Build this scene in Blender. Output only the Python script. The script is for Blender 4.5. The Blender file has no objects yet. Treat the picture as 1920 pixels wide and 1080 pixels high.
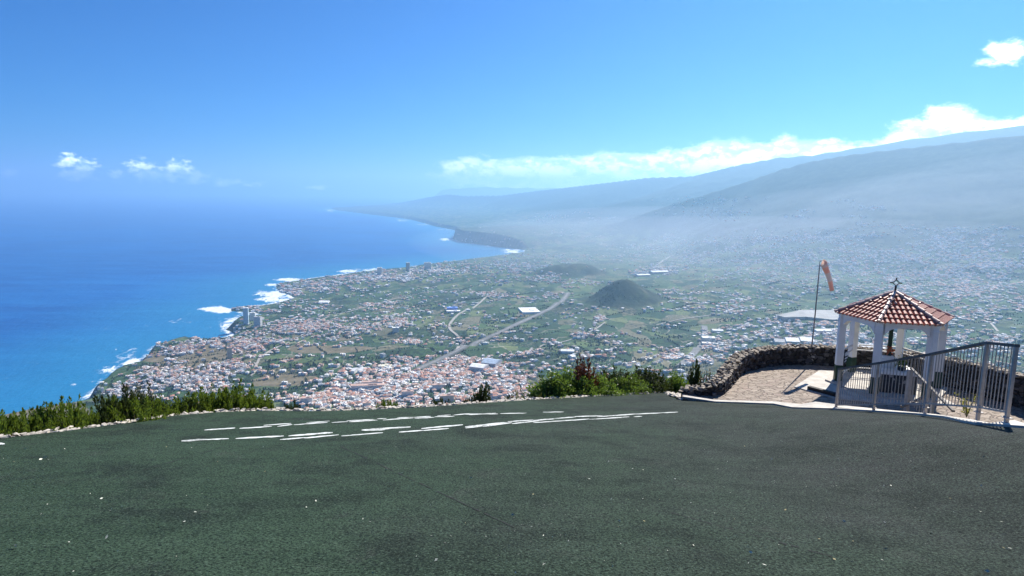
import bpy, bmesh, math, random
import numpy as np
from mathutils import Vector, Matrix

R = math.radians
rng = np.random.default_rng(7)
random.seed(7)
sc = bpy.context.scene
COL = sc.collection

# ------------------------------------------------------------------ camera, sky, sun, exposure
F_PX, PITCH, ROLL = 1200.0, R(8.64), R(0.7)
CAM = np.array([0.0, 0.0, 1.7])
cam_d = bpy.data.cameras.new('camera')
cam_d.sensor_width = 36.0
cam_d.lens = 36.0 * F_PX / 1920.0
cam_d.clip_start = 0.05
cam_d.clip_end = 300000.0
cam = bpy.data.objects.new('camera', cam_d)
COL.objects.link(cam)
M3 = Matrix.Rotation(math.pi / 2 - PITCH, 3, 'X') @ Matrix.Rotation(ROLL, 3, 'Z')
cam.matrix_world = Matrix.Translation(Vector(CAM)) @ M3.to_4x4()
sc.camera = cam
CM = np.array(M3)

SUN_AZ, SUN_EL = R(36.0), R(41.0)
sc.view_settings.view_transform = 'Standard'
sc.view_settings.look = 'None'
sc.view_settings.gamma = 1.0
sc.view_settings.exposure = 1.15
sc.cycles.use_denoising = True
sc.cycles.max_bounces = 6
sc.cycles.volume_bounces = 1
sc.cycles.transparent_max_bounces = 8
sc.cycles.caustics_reflective = False
sc.cycles.caustics_refractive = False
sc.cycles.sample_clamp_indirect = 4.0

sun_d = bpy.data.lights.new('sun', 'SUN')
sun_d.energy = 4.0
sun_d.angle = R(0.5)
sun_d.color = (1.0, 0.95, 0.87)
sun = bpy.data.objects.new('sun', sun_d)
COL.objects.link(sun)
sdir = Vector((math.sin(SUN_AZ) * math.cos(SUN_EL), math.cos(SUN_AZ) * math.cos(SUN_EL), math.sin(SUN_EL)))
sun.rotation_euler = sdir.to_track_quat('Z', 'Y').to_euler()
sun.location = (30, 30, 60)


def ray(px, py):
    """direction of a photograph pixel (1920 x 1080), as (x/y, 1, z/y) -- per metre forward"""
    v = CM @ np.array([px - 960.0, 540.0 - py, -F_PX])
    return v / v[1]


def azel(px, py):
    v = ray(px, py)
    return math.degrees(math.atan2(v[0], v[1])), math.degrees(math.atan2(v[2], math.hypot(v[0], v[1])))


def at_y(px, py, Y):
    return CAM + ray(px, py) * Y


def on_plane(px, py, z):
    v = ray(px, py)
    return CAM + v * ((z - CAM[2]) / v[2])


# ------------------------------------------------------------------ node helpers
class NT:
    def __init__(self, tree):
        self.t = tree

    def n(self, kind, **kw):
        nd = self.t.nodes.new(kind)
        for k, v in kw.items():
            if k == 'ins':
                for i, val in v.items():
                    if isinstance(val, bpy.types.NodeSocket):
                        self.t.links.new(val, nd.inputs[i])
                    else:
                        nd.inputs[i].default_value = val
            else:
                setattr(nd, k, v)
        return nd

    def link(self, a, b):
        self.t.links.new(a, b)

    def math(self, op, a, b=0.0, c=0.0, clamp=False):
        nd = self.n('ShaderNodeMath', operation=op, use_clamp=clamp)
        for i, v in enumerate((a, b, c)):
            if isinstance(v, bpy.types.NodeSocket):
                self.t.links.new(v, nd.inputs[i])
            else:
                nd.inputs[i].default_value = v
        return nd.outputs[0]

    def mix(self, fac, a, b, blend='MIX'):
        nd = self.n('ShaderNodeMix', data_type='RGBA', blend_type=blend)
        for i, v in ((0, fac), (6, a), (7, b)):
            if isinstance(v, bpy.types.NodeSocket):
                self.t.links.new(v, nd.inputs[i])
            elif i == 0:
                nd.inputs[i].default_value = v
            else:
                nd.inputs[i].default_value = (v[0], v[1], v[2], 1.0)
        return nd.outputs[2]

    def smooth(self, v, lo, hi, a=0.0, b=1.0):
        nd = self.n('ShaderNodeMapRange', interpolation_type='SMOOTHSTEP')
        self.t.links.new(v, nd.inputs[0])
        for i, x in ((1, lo), (2, hi), (3, a), (4, b)):
            if isinstance(x, bpy.types.NodeSocket):
                self.t.links.new(x, nd.inputs[i])
            else:
                nd.inputs[i].default_value = x
        return nd.outputs[0]

    def noise(self, vec, scale, detail=4.0, rough=0.55, dist=0.0):
        nd = self.n('ShaderNodeTexNoise')
        self.t.links.new(vec, nd.inputs['Vector'])
        nd.inputs['Scale'].default_value = scale
        nd.inputs['Detail'].default_value = detail
        nd.inputs['Roughness'].default_value = rough
        nd.inputs['Distortion'].default_value = dist
        return nd.outputs['Fac']

    def ramp(self, fac, stops, interp='LINEAR'):
        nd = self.n('ShaderNodeValToRGB')
        nd.color_ramp.interpolation = interp
        el = nd.color_ramp.elements
        el[0].position, el[0].color = stops[0][0], (*stops[0][1], 1)
        el[1].position, el[1].color = stops[-1][0], (*stops[-1][1], 1)
        for p, c in stops[1:-1]:
            e = el.new(p)
            e.color = (*c, 1)
        self.t.links.new(fac, nd.inputs[0])
        return nd.outputs[0]


def new_mat(name):
    m = bpy.data.materials.new(name)
    m.use_nodes = True
    t = NT(m.node_tree)
    b = m.node_tree.nodes['Principled BSDF']
    return m, t, b


def simple(name, col, rough=0.7, var=0.18, scale=8.0, metal=0.0, bump=0.0, spec=0.5):
    """plain paint or stone whose colour wanders a little"""
    m, t, b = new_mat(name)
    co = t.n('ShaderNodeTexCoord').outputs['Object']
    f = t.noise(co, scale, 5.0, 0.6)
    lo = tuple(max(0, c * (1 - var)) for c in col)
    hi = tuple(min(1, c * (1 + var)) for c in col)
    c = t.mix(t.smooth(f, 0.3, 0.7), lo, hi)
    t.link(c, b.inputs['Base Color'])
    b.inputs['Roughness'].default_value = rough
    b.inputs['Metallic'].default_value = metal
    b.inputs['Specular IOR Level'].default_value = spec
    if bump:
        bp = t.n('ShaderNodeBump', ins={'Strength': bump, 'Distance': 0.02, 'Height': t.noise(co, scale * 4, 5.0, 0.65)})
        t.link(bp.outputs[0], b.inputs['Normal'])
    return m


# ------------------------------------------------------------------ sky with clouds (world)
world = bpy.data.worlds.new('World')
sc.world = world
world.use_nodes = True
W = NT(world.node_tree)
bg = world.node_tree.nodes['Background']
sky = W.n('ShaderNodeTexSky', sky_type='NISHITA')
sky.sun_disc = False
sky.sun_elevation = SUN_EL
sky.sun_rotation = SUN_AZ
sky.altitude = 700.0
sky.air_density = 1.0
sky.dust_density = 0.6
sky.ozone_density = 2.5
SKY_STRENGTH = 0.12
SKY_GAMMA, SKY_SAT, SKY_VAL = 1.08, 1.0, 0.262
SKY_TINT = (0.0, 0.68, 1.6)   # deep clear-air blue
sky_s = W.mix(1.0, sky.outputs[0], (SKY_STRENGTH,) * 3, 'MULTIPLY')
gam = W.n('ShaderNodeGamma', ins={0: sky_s, 1: SKY_GAMMA})
hsv = W.n('ShaderNodeHueSaturation', ins={'Saturation': SKY_SAT, 'Value': SKY_VAL / SKY_STRENGTH, 'Color': gam.outputs[0]})
wdir = W.n('ShaderNodeTexCoord').outputs['Generated']
sep = W.n('ShaderNodeSeparateXYZ', ins={0: wdir})
azn = W.math('MULTIPLY', W.math('ARCTAN2', sep.outputs[0], sep.outputs[1]), 180 / math.pi)
eln = W.math('MULTIPLY', W.math('ARCSINE', sep.outputs[2]), 180 / math.pi)
stretch = W.n('ShaderNodeMapping', ins={'Vector': wdir, 'Scale': (1.0, 1.0, 1.9)})
n1 = W.noise(stretch.outputs[0], 22.0, 8.0, 0.62, 0.4)
stretch2 = W.n('ShaderNodeMapping', ins={'Vector': wdir, 'Location': (3.1, 1.7, 0.4), 'Scale': (1.0, 1.0, 2.6)})
n3 = W.noise(stretch.outputs[0], 75.0, 6.0, 0.6, 0.3)
lifted = W.n('ShaderNodeMapping', ins={'Vector': stretch.outputs[0], 'Location': (0.010, 0.012, 0.022)})
n1b = W.noise(lifted.outputs[0], 22.0, 8.0, 0.62, 0.4)
n3b = W.noise(lifted.outputs[0], 75.0, 6.0, 0.6, 0.3)
n2 = W.noise(stretch2.outputs[0], 9.0, 6.0, 0.6, 0.2)


def puff(px, py, rx, ry, soft=0.75, nz=None):
    """one cloud: an ellipse in azimuth / elevation eaten away by noise"""
    a, e = azel(px, py)
    a2, _ = azel(px + rx, py)
    _, e2 = azel(px, py - ry)
    dx = W.math('DIVIDE', W.math('SUBTRACT', azn, a), abs(a2 - a))
    dy = W.math('DIVIDE', W.math('SUBTRACT', eln, e), abs(e2 - e))
    d = W.math('SQRT', W.math('ADD', W.math('MULTIPLY', dx, dx), W.math('MULTIPLY', dy, dy)))
    v = W.math('SUBTRACT', W.math('ADD', W.math('MULTIPLY', W.math('SUBTRACT', 1.0, d), 0.55), W.math('MULTIPLY', nz or n1, 1.5)), 0.75)
    return W.math('MULTIPLY', W.smooth(v, -0.03, 0.46), soft)


def curve(fac01, pts):
    nd = W.n('ShaderNodeFloatCurve')
    c = nd.mapping.curves[0]
    c.points[0].location = pts[0]
    c.points[1].location = pts[-1]
    for p in pts[1:-1]:
        c.points.new(*p)
    nd.mapping.update()
    W.link(fac01, nd.inputs['Value'])
    return nd.outputs[0]


masks = []
# cloud bank that sits behind the ridge: top edge and lower edge as functions of azimuth
top_px = [(790, 303), (850, 297), (1000, 292), (1130, 286), (1250, 280), (1370, 264), (1440, 262), (1478, 250), (1510, 265),
          (1580, 262), (1640, 262), (1690, 238), (1740, 216), (1800, 200), (1840, 214), (1880, 222), (1925, 212), (2050, 190)]
bot_px = [(790, 322), (850, 348), (920, 356), (1000, 362), (1100, 372), (1200, 380), (2050, 380)]
A0, A1, E1 = -10.0, 46.0, 20.0
tp = [((azel(*p)[0] - A0) / (A1 - A0), (azel(*p)[1]) / E1) for p in top_px]
bp_ = [((azel(*p)[0] - A0) / (A1 - A0), (azel(*p)[1] + 5) / E1) for p in bot_px]
a01 = W.math('DIVIDE', W.math('SUBTRACT', azn, A0), A1 - A0, clamp=True)
top_el = W.math('MULTIPLY', curve(a01, tp), E1)
bot_el = W.math('SUBTRACT', W.math('MULTIPLY', curve(a01, bp_), E1), 5.0)
eln_n = W.math('ADD', eln, W.math('ADD', W.math('MULTIPLY', W.math('SUBTRACT', n1, 0.5), 2.2), W.math('MULTIPLY', W.math('SUBTRACT', n3, 0.5), 1.0)))
up = W.smooth(W.math('SUBTRACT', top_el, eln_n), -0.2, 0.65)
dn = W.smooth(W.math('SUBTRACT', W.math('ADD', eln_n, W.math('MULTIPLY', W.math('SUBTRACT', n2, 0.5), 2.0)), bot_el), -0.25, 0.5)
azw = W.math('ADD', azn, W.math('MULTIPLY', W.math('SUBTRACT', n1, 0.5), 8.0))
lft = W.smooth(azw, azel(800, 320)[0], azel(850, 320)[0])
lump = W.smooth(W.math('ADD', W.math('MULTIPLY', n1, 0.5), W.math('ADD', W.math('MULTIPLY', n3, 0.35), W.math('MULTIPLY', n2, 0.35))), 0.46, 0.62, 0.6, 1.0)
rgt = W.smooth(azn, 55.0, 40.0)
bank = W.math('MULTIPLY', W.math('MULTIPLY', up, dn), W.math('MULTIPLY', W.math('MULTIPLY', lft, lump), rgt))
masks.append(bank)
for args in [(1880, 100, 46, 30, 1.0), (1905, 88, 30, 20, 1.0), (1850, 114, 30, 12, 0.9), (1780, 212, 52, 22, 1.0), (1700, 240, 40, 18, 0.9),
             (1545, 266, 40, 8, 0.8),
             (128, 302, 30, 18, 0.8), (158, 312, 28, 20, 0.8), (142, 328, 46, 14, 0.8), (220, 327, 20, 13, 0.7), (264, 312, 28, 17, 0.75), (290, 328, 60, 17, 0.75),
             (335, 316, 26, 19, 0.7), (362, 331, 40, 13, 0.6), (425, 341, 30, 11, 0.7), (475, 345, 30, 6, 0.55), (595, 351, 28, 5, 0.55),
             (20, 325, 16, 10, 0.6)]:
    masks.append(puff(*args, nz=n3 if args[0] < 700 else W.math('ADD', W.math('MULTIPLY', n1, .6), W.math('MULTIPLY', n3, .4))))
def union(ms):
    u = ms[0]
    for x in ms[1:]:
        u = W.math('MAXIMUM', u, x)
    return W.math('MULTIPLY', u, 0.97)


lit_near = W.smooth(W.math('ADD', W.math('SUBTRACT', n1, n1b), W.math('MULTIPLY', W.math('SUBTRACT', n3, n3b), .7)), -0.16, 0.12)
cloud_col = W.mix(lit_near, (0.50, 0.62, 0.82), (1.18, 1.17, 1.15))
lit_far = W.smooth(W.math('SUBTRACT', n3, n3b), -0.16, 0.10)
far_col = W.mix(lit_far, (0.55, 0.68, 0.88), (1.15, 1.15, 1.15))
CLOUD_LEVEL, FAR_CLOUD_LEVEL = 10.0, 32.0   # sunlit cloud, in the units of the physical sky before the strength
near_c = W.mix(1.0, cloud_col, (CLOUD_LEVEL,) * 3, 'MULTIPLY')
far_c = W.mix(1.0, far_col, (FAR_CLOUD_LEVEL,) * 3, 'MULTIPLY')
blue = W.mix(1.0, hsv.outputs[0], SKY_TINT, 'MULTIPLY')
skyc = W.mix(union(masks[:7]), blue, near_c)
W.link(W.mix(union(masks[7:]), skyc, far_c), bg.inputs['Color'])
bg.inputs['Strength'].default_value = SKY_STRENGTH


# ------------------------------------------------------------------ mesh helpers
class MB:
    """collects faces; build() links them as ONE mesh object"""
    def __init__(self):
        self.v, self.f, self.m = [], [], []

    def add(self, verts, faces, mi=0):
        o = len(self.v)
        self.v.extend([tuple(map(float, p)) for p in verts])
        for f in faces:
            self.f.append(tuple(i + o for i in f))
            self.m.append(mi)

    def box(self, c, s, rz=0.0, mi=0, rot=None):
        x, y, z = s[0] / 2, s[1] / 2, s[2] / 2
        vs = [Vector(p) for p in [(-x, -y, -z), (x, -y, -z), (x, y, -z), (-x, y, -z), (-x, -y, z), (x, -y, z), (x, y, z), (-x, y, z)]]
        m = rot if rot is not None else Matrix.Rotation(rz, 3, 'Z')
        self.add([m @ p + Vector(c) for p in vs], [(0, 3, 2, 1), (4, 5, 6, 7), (0, 1, 5, 4), (1, 2, 6, 5), (2, 3, 7, 6), (3, 0, 4, 7)], mi)

    def bar(self, a, b, w, h, mi=0, up=(0, 0, 1)):
        """rectangular bar from a to b, w across, h in the up sense"""
        a, b = Vector(a), Vector(b)
        d = (b - a)
        L = d.length
        d.normalize()
        u = Vector(up)
        s = d.cross(u)
        if s.length < 1e-4:
            s = d.cross(Vector((0, 1, 0)))
        s.normalize()
        u = s.cross(d)
        m = Matrix((s, d, u)).transposed()
        self.box((a + b) / 2, (w, L, h), rot=m, mi=mi)

    def tube(self, pts, rad, n=8, mi=0, cap=True):
        pts = [Vector(p) for p in pts]
        rads = rad if isinstance(rad, (list, tuple)) else [rad] * len(pts)
        rings = []
        for i, p in enumerate(pts):
            d = (pts[min(i + 1, len(pts) - 1)] - pts[max(i - 1, 0)]).normalized()
            s = d.cross(Vector((0, 0, 1)))
            if s.length < 1e-3:
                s = d.cross(Vector((0, 1, 0)))
            s.normalize()
            u = s.cross(d)
            rings.append([p + (s * math.cos(2 * math.pi * k / n) + u * math.sin(2 * math.pi * k / n)) * rads[i] for k in range(n)])
        vs = [q for r in rings for q in r]
        fs = []
        for i in range(len(pts) - 1):
            for k in range(n):
                fs.append((i * n + k, i * n + (k + 1) % n, (i + 1) * n + (k + 1) % n, (i + 1) * n + k))
        if cap:
            fs.append(tuple(range(n - 1, -1, -1)))
            fs.append(tuple((len(pts) - 1) * n + k for k in range(n)))
        self.add(vs, fs, mi)

    def prism(self, poly, z0, z1, mi=0):
        n = len(poly)
        vs = [(p[0], p[1], z0) for p in poly] + [(p[0], p[1], z1) for p in poly]
        fs = [tuple(range(n - 1, -1, -1)), tuple(range(n, 2 * n))] + [(i, (i + 1) % n, n + (i + 1) % n, n + i) for i in range(n)]
        self.add(vs, fs, mi)

    def build(self, name, mats, parent=None, smooth=False, loc=None):
        me = bpy.data.meshes.new(name)
        me.from_pydata(self.v, [], self.f)
        for m in (mats if isinstance(mats, (list, tuple)) else [mats]):
            me.materials.append(m)
        me.polygons.foreach_set('material_index', self.m)
        if smooth:
            me.polygons.foreach_set('use_smooth', [True] * len(self.f))
        me.update()
        o = bpy.data.objects.new(name, me)
        COL.objects.link(o)
        if parent is not None:
            o.parent = parent
        if loc is not None:
            o.location = loc
        return o


def rock(mb, c, s, mi=0, rz=None, rnd=random):
    """one angular stone: the hull of jittered points"""
    bm = bmesh.new()
    for k in range(11):
        while True:
            p = Vector((rnd.uniform(-1, 1), rnd.uniform(-1, 1), rnd.uniform(-1, 1)))
            if 0.5 < p.length < 1.25:
                break
        p = p.normalized() * rnd.uniform(0.85, 1.1)
        p = Vector([math.copysign(abs(x) ** 0.75, x) for x in p])
        bm.verts.new(p)
    bmesh.ops.convex_hull(bm, input=bm.verts)
    bm.verts.ensure_lookup_table()
    used = [v for v in bm.verts if v.link_faces]
    idx = {v: i for i, v in enumerate(used)}
    a = rz if rz is not None else rnd.uniform(0, 6.28)
    m = Matrix.Rotation(a, 3, 'Z')
    vs = [m @ Vector((v.co.x * s[0] / 2, v.co.y * s[1] / 2, v.co.z * s[2] / 2)) + Vector(c) for v in used]
    fs = [tuple(idx[v] for v in f.verts) for f in bm.faces]
    bm.free()
    mb.add(vs, fs, mi)


def tag(o, label=None, cat=None, group=None, kind=None):
    if label: o['label'] = label
    if cat: o['category'] = cat
    if group: o['group'] = group
    if kind: o['kind'] = kind
    return o


def empty(name, loc, rz=0.0):
    o = bpy.data.objects.new(name, None)
    o.empty_display_size = 0.1
    COL.objects.link(o)
    o.location = loc
    o.rotation_euler = (0, 0, rz)
    return o


def grid_mesh(name, P, mat, attrs=None, smooth=True, wrap=False):
    """P: (rows, cols, 3) array -> one quad sheet"""
    r, c = P.shape[:2]
    me = bpy.data.meshes.new(name)
    me.vertices.add(r * c)
    me.vertices.foreach_set('co', P.reshape(-1).astype(np.float32))
    i = np.arange(r * c).reshape(r, c)
    if wrap:
        i = np.concatenate([i, i[:, :1]], 1)
    q = np.stack([i[:-1, :-1], i[:-1, 1:], i[1:, 1:], i[1:, :-1]], -1).reshape(-1, 4)
    n = len(q)
    me.loops.add(n * 4)
    me.loops.foreach_set('vertex_index', q.reshape(-1).astype(np.int32))
    me.polygons.add(n)
    me.polygons.foreach_set('loop_start', np.arange(0, n * 4, 4, dtype=np.int32))
    me.polygons.foreach_set('use_smooth', np.full(n, smooth))
    me.update(calc_edges=True)
    me.validate()
    for k, a in (attrs or {}).items():
        at = me.attributes.new(k, 'FLOAT', 'POINT')
        at.data.foreach_set('value', a.reshape(-1).astype(np.float32))
    me.materials.append(mat)
    o = bpy.data.objects.new(name, me)
    COL.objects.link(o)
    return o


# ------------------------------------------------------------------ numpy noise
_perm = np.random.default_rng(11).random((256, 256)).astype(np.float64)


def vnoise(x, y):
    xi, yi = np.floor(x).astype(np.int64), np.floor(y).astype(np.int64)
    fx, fy = x - xi, y - yi
    fx, fy = fx * fx * (3 - 2 * fx), fy * fy * (3 - 2 * fy)
    g = lambda a, b: _perm[a & 255, b & 255]
    return (g(xi, yi) * (1 - fx) + g(xi + 1, yi) * fx) * (1 - fy) + (g(xi, yi + 1) * (1 - fx) + g(xi + 1, yi + 1) * fx) * fy


def fbm(x, y, oct=5, gain=0.5):
    s, a, t = 0.0, 1.0, 0.0
    for k in range(oct):
        s = s + a * vnoise(x * 2 ** k + 17.3 * k, y * 2 ** k + 5.1 * k)
        t += a
        a *= gain
    return s / t


def sstep(x, a, b):
    t = np.clip((x - a) / (b - a), 0, 1)
    return t * t * (3 - 2 * t)


# ------------------------------------------------------------------ the launch slope
_rim = [(1485, 762, 15.6), (1515, 769, 15.3), (1560, 771, 15.0), (1650, 773, 13.4), (1720, 775, 12.2), (1770, 782, 11.0), (1805, 795, 9.6),
        (1828, 800, 9.1), (1850, 797, 8.95), (1870, 799, 8.8), (1920, 803, 8.4), (2000, 806, 7.9)]
_rimP = np.array([at_y(*p) for p in _rim])
_ry = _rimP[::-1, 1]
_rh = np.polyval(np.polyfit(_ry, (_rimP[:, 2] + 0.2308 * _rimP[:, 1])[::-1], 2), np.linspace(_ry[0], _ry[-1], 24))
_ry = np.linspace(_ry[0], _ry[-1], 24)


def turf_z(x, y):
    """plane falling away from the viewpoint, banked up along the railing on the right"""
    x, y = np.asarray(x, float), np.asarray(y, float)
    yy = np.where(y > -2, y, -2 + (y + 2) * 0.3)
    z = -0.2308 * yy
    h = np.interp(y, np.concatenate([[-6, 3.5], _ry, [16.4]]), np.concatenate([[0.1, 0.66], _rh, [0.0]]))
    return z + sstep(x, 3.6, 7.1) * h


def hit_turf(px, py):
    v = ray(px, py)
    t = np.arange(1.0, 40.0, 0.01)
    p = CAM[None] + v[None] * t[:, None]
    d = p[:, 2] - turf_z(p[:, 0], p[:, 1])
    k = np.argmax(d < 0)
    if d[k] >= 0:
        k = int(np.argmin(d))
    q = p[k].copy()
    q[2] = turf_z(q[0], q[1])
    return q


Z_T = -3.75     # stone terrace
SEA = -698.3

# ------------------------------------------------------------------ coast, ridges, terrain height
coast_px = [  # px, py, cliff height (m)
    (150, 768, 40), (175, 746, 55), (198, 722, 55), (222, 706, 45), (250, 697, 45), (268, 682, 60), (276, 668, 50), (292, 655, 30),
    (312, 646, 25), (345, 638, 25), (400, 638, 12), (425, 634, 12), (442, 628, 25), (424, 618, 35), (440, 606, 35), (456, 599, 30),
    (478, 596, 10), (492, 590, 5), (470, 586, 8), (432, 583, 10), (432, 579, 10), (455, 576, 8), (490, 573, 6), (515, 569, 5), (552, 559, 5),
    (540, 552, 8), (526, 549, 10), (519, 541, 10), (518, 533, 8), (530, 530, 6), (560, 526, 6), (600, 520, 6), (640, 515, 6),
    (675, 510, 6), (720, 505, 6), (765, 501, 6), (800, 495, 6), (830, 492, 6), (870, 487, 6), (920, 481, 6), (948, 477, 4),
    (982, 472, 3), (984, 469, 20), (965, 466, 110), (940, 463, 140), (900, 458, 150), (868, 454, 150), (848, 448, 150), (854, 442, 120),
    (864, 436, 80), (850, 431, 60), (835, 428, 60), (815, 424, 60), (795, 418, 60), (772, 412, 60), (745, 408, 60), (710, 404, 60),
    (670, 399, 50), (635, 395, 40), (620, 391, 30)]
cpts = [on_plane(p[0], p[1], SEA)[:2] for p in coast_px]
ccl = [p[2] for p in coast_px]
cpts += [np.array(p, float) for p in [(-5500, 33000), (-4500, 42000), (-2000, 52000), (6000, 58000), (58000, 58000), (58000, -20000),
                                      (-3000, -20000), (-4500, -4000), (-2600, 600)]]
ccl += [40, 40, 40, 40, 0, 0, 40, 40, 40]
CP, CC = np.array(cpts), np.array(ccl, float)


def coast(x, y):
    """signed distance to the waterline (land > 0) and the cliff height of the nearest stretch"""
    shp = x.shape
    x, y = x.ravel(), y.ravel()
    best = np.full(x.shape, 1e18)
    cl = np.zeros_like(x)
    inside = np.zeros(x.shape, bool)
    n = len(CP)
    for i in range(n):
        a, b = CP[i], CP[(i + 1) % n]
        d = b - a
        t = np.clip(((x - a[0]) * d[0] + (y - a[1]) * d[1]) / (d @ d), 0, 1)
        q = (x - a[0] - t * d[0]) ** 2 + (y - a[1] - t * d[1]) ** 2
        m = q < best
        best[m] = q[m]
        cl[m] = CC[i] + (CC[(i + 1) % n] - CC[i]) * t[m]
        c = ((a[1] > y) != (b[1] > y))
        with np.errstate(divide='ignore', invalid='ignore'):
            xi = (b[0] - a[0]) * (y - a[1]) / (b[1] - a[1]) + a[0]
        inside ^= c & (x < xi)
    s = np.sqrt(best) * np.where(inside, 1, -1)
    return s.reshape(shp), cl.reshape(shp)


def poly_dist(P, x, y, val=None, closed=False):
    shp = x.shape
    x, y = x.ravel(), y.ravel()
    ws = np.zeros_like(x)
    best = np.full(x.shape, 1e18)
    vv = np.zeros_like(x)
    n = len(P)
    for i in range(n if closed else n - 1):
        a, b = P[i][:2], P[(i + 1) % n][:2]
        d = b - a
        t = np.clip(((x - a[0]) * d[0] + (y - a[1]) * d[1]) / (d @ d), 0, 1)
        q = (x - a[0] - t * d[0]) ** 2 + (y - a[1] - t * d[1]) ** 2
        m = q < best
        best[m] = q[m]
        if val is not None:      # blended between stretches, so no step runs down the slope
            w = 1.0 / (q / 1e6 + 0.01) ** 4
            vv += w * (val[i] + (val[(i + 1) % n] - val[i]) * t)
            ws += w
    return np.sqrt(best).reshape(shp), (vv / np.maximum(ws, 1e-30)).reshape(shp)


ridge_b = [(2300, 222, 8600), (2080, 226, 9300), (1920, 235, 9900), (1800, 248, 10500), (1700, 262, 11000), (1600, 278, 11500), (1520, 291, 12000), (1460, 295, 12400),
           (1380, 310, 13000), (1300, 330, 14000), (1215, 333, 15000), (1100, 347, 17000), (1010, 357, 19000), (940, 366, 20500),
           (870, 367, 22000), (840, 364, 23000), (800, 370, 24500), (760, 378, 26000), (700, 385, 28000), (640, 391, 29500)]
ridge_c = [(2300, 222, 5504), (2080, 236, 5934), (1920, 252, 6364), (1800, 266, 6708), (1700, 277, 7052), (1600, 289, 7396), (1520, 302, 7740), (1475, 314, 7912),
           (1400, 340, 8256), (1300, 371, 8600), (1190, 406, 8772)]
ridge_a = [(1400, 350, 33000), (1100, 352, 35000), (1000, 352, 36000), (900, 350, 37000), (850, 353, 37500), (790, 360, 38000), (765, 363, 38500), (735, 374, 39000)]
ridges = []
for rr, sl in ((ridge_b, 0.30), (ridge_c, 0.40), (ridge_a, 0.25)):
    P = np.array([at_y(*p) for p in rr])
    ridges.append((P, P[:, 2], sl))


def cone_spot(px, py, Y):
    return at_y(px, py, Y)


cone1 = cone_spot(1166, 516, 3520)
cone2 = cone_spot(1052, 499, 4900)
cone3 = cone_spot(1100, 500, 4950)

# platform outline (world xy) from the turf edge seen in the photograph
edge_px = [(-400, 868), (-200, 846), (0, 822), (130, 807), (260, 790), (330, 779), (400, 773), (480, 770), (600, 771), (700, 768), (800, 763), (900, 756),
           (1000, 749), (1100, 744), (1200, 739), (1245, 736), (1256, 744), (1280, 751), (1340, 755), (1400, 757), (1450, 759)]
edge = np.concatenate([np.array([hit_turf(*p) for p in edge_px]), _rimP])
i_corner = edge_px.index((1245, 736))
back = np.array([(16, 7), (30, 2), (60, -30), (0, -70), (-60, -30), (-26, 0)], float)
wall_path = np.array([(4.75, 17.15), (5.55, 16.95), (6.25, 17.95), (7.0, 19.15), (8.0, 19.9), (9.1, 20.25), (10.3, 20.15), (11.6, 19.5),
                      (12.75, 18.1), (13.5, 16.0), (14.0, 13.5), (14.3, 11.0)])
wall_h = [0.08, 0.33, 0.48, 0.55, 0.58, 0.60, 0.62, 0.70, 0.80, 0.85, 0.90, 0.90]
plat = np.concatenate([edge[:i_corner + 1, :2], wall_path + 0.0, back])


def near_hill(x, y):
    d, _ = poly_dist(plat, x, y, closed=True)
    shp = x.shape
    xf, yf = x.ravel(), y.ravel()
    ins = np.zeros(xf.shape, bool)
    n = len(plat)
    for i in range(n):
        a, b = plat[i], plat[(i + 1) % n]
        c = ((a[1] > yf) != (b[1] > yf))
        with np.errstate(divide='ignore', invalid='ignore'):
            xi = (b[0] - a[0]) * (yf - a[1]) / (b[1] - a[1]) + a[0]
        ins ^= c & (xf < xi)
    ins = ins.reshape(shp)
    top = np.clip(-0.2308 * np.clip(y, -8, 20), -4.6, 4)
    z = top - 0.22 - np.where(ins, 0.35, 0.12 * d + 0.75 * np.clip(d - 1.3, 0, None))
    z = z + np.where(ins, 0, np.clip(d / 30, 0, 1) * (fbm(x / 40, y / 40) - 0.5) * 14)
    return z


def height(x, y):
    s, cl = coast(x, y)
    n = fbm(x / 700 + 3, y / 700)
    nf = fbm(x / 120 + 9, y / 120 + 4)
    land = SEA + 1.0 + cl * sstep(s + (nf - 0.5) * 50, 0, 45) + 0.040 * np.clip(s, 0, 5200) + (n - 0.5) * 50 * sstep(s, 50, 900) + (nf - 0.5) * 8 * sstep(s, 20, 200)
    z = np.where(s > 0, land, SEA - 2 + np.clip(s, -400, 0) * 0.1)
    for P, cz, sl in ridges:
        d, c = poly_dist(P, x, y, cz)
        g = fbm(x / 1500 + 31, y / 1500 + 7, 6, 0.55)
        g2 = np.abs(fbm(x / 2600 + 1, y / 2600 + 8, 6, 0.5) - 0.5) * 2
        k = np.clip(d / 1500, 0, 1)
        rz = c - sl * d / (1 + d / 16000) - k * g2 * 150 + k * (g - 0.5) * 110 + (fbm(x / 260, y / 260) - 0.5) * 30 * (0.3 + k)
        inl = sstep(s, 0, 900)
        rz = SEA + (rz - SEA) * np.where(rz > SEA, inl, 1)
        # soft maximum
        h = np.clip(0.5 + (rz - z) / 160, 0, 1)
        z = np.where(s > 0, z * (1 - h) + rz * h + 80 * h * (1 - h) * 0.6, z)
    for c, rad, hgt in ((cone1, 188, 108), (cone2, 190, 70), (cone3, 150, 55)):
        d = np.hypot(x - c[0], (y - c[1]) / 1.15) * (1 + 0.25 * (fbm(x / 90, y / 90) - 0.5))
        z = z + hgt * (1 - sstep(d, 0.0, rad * 1.35)) + (nf - .5) * 16 * (d < rad) * (1 - sstep(d, 0.5 * rad, rad))
    nh = near_hill(x, y)
    return np.maximum(z, nh)


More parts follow.
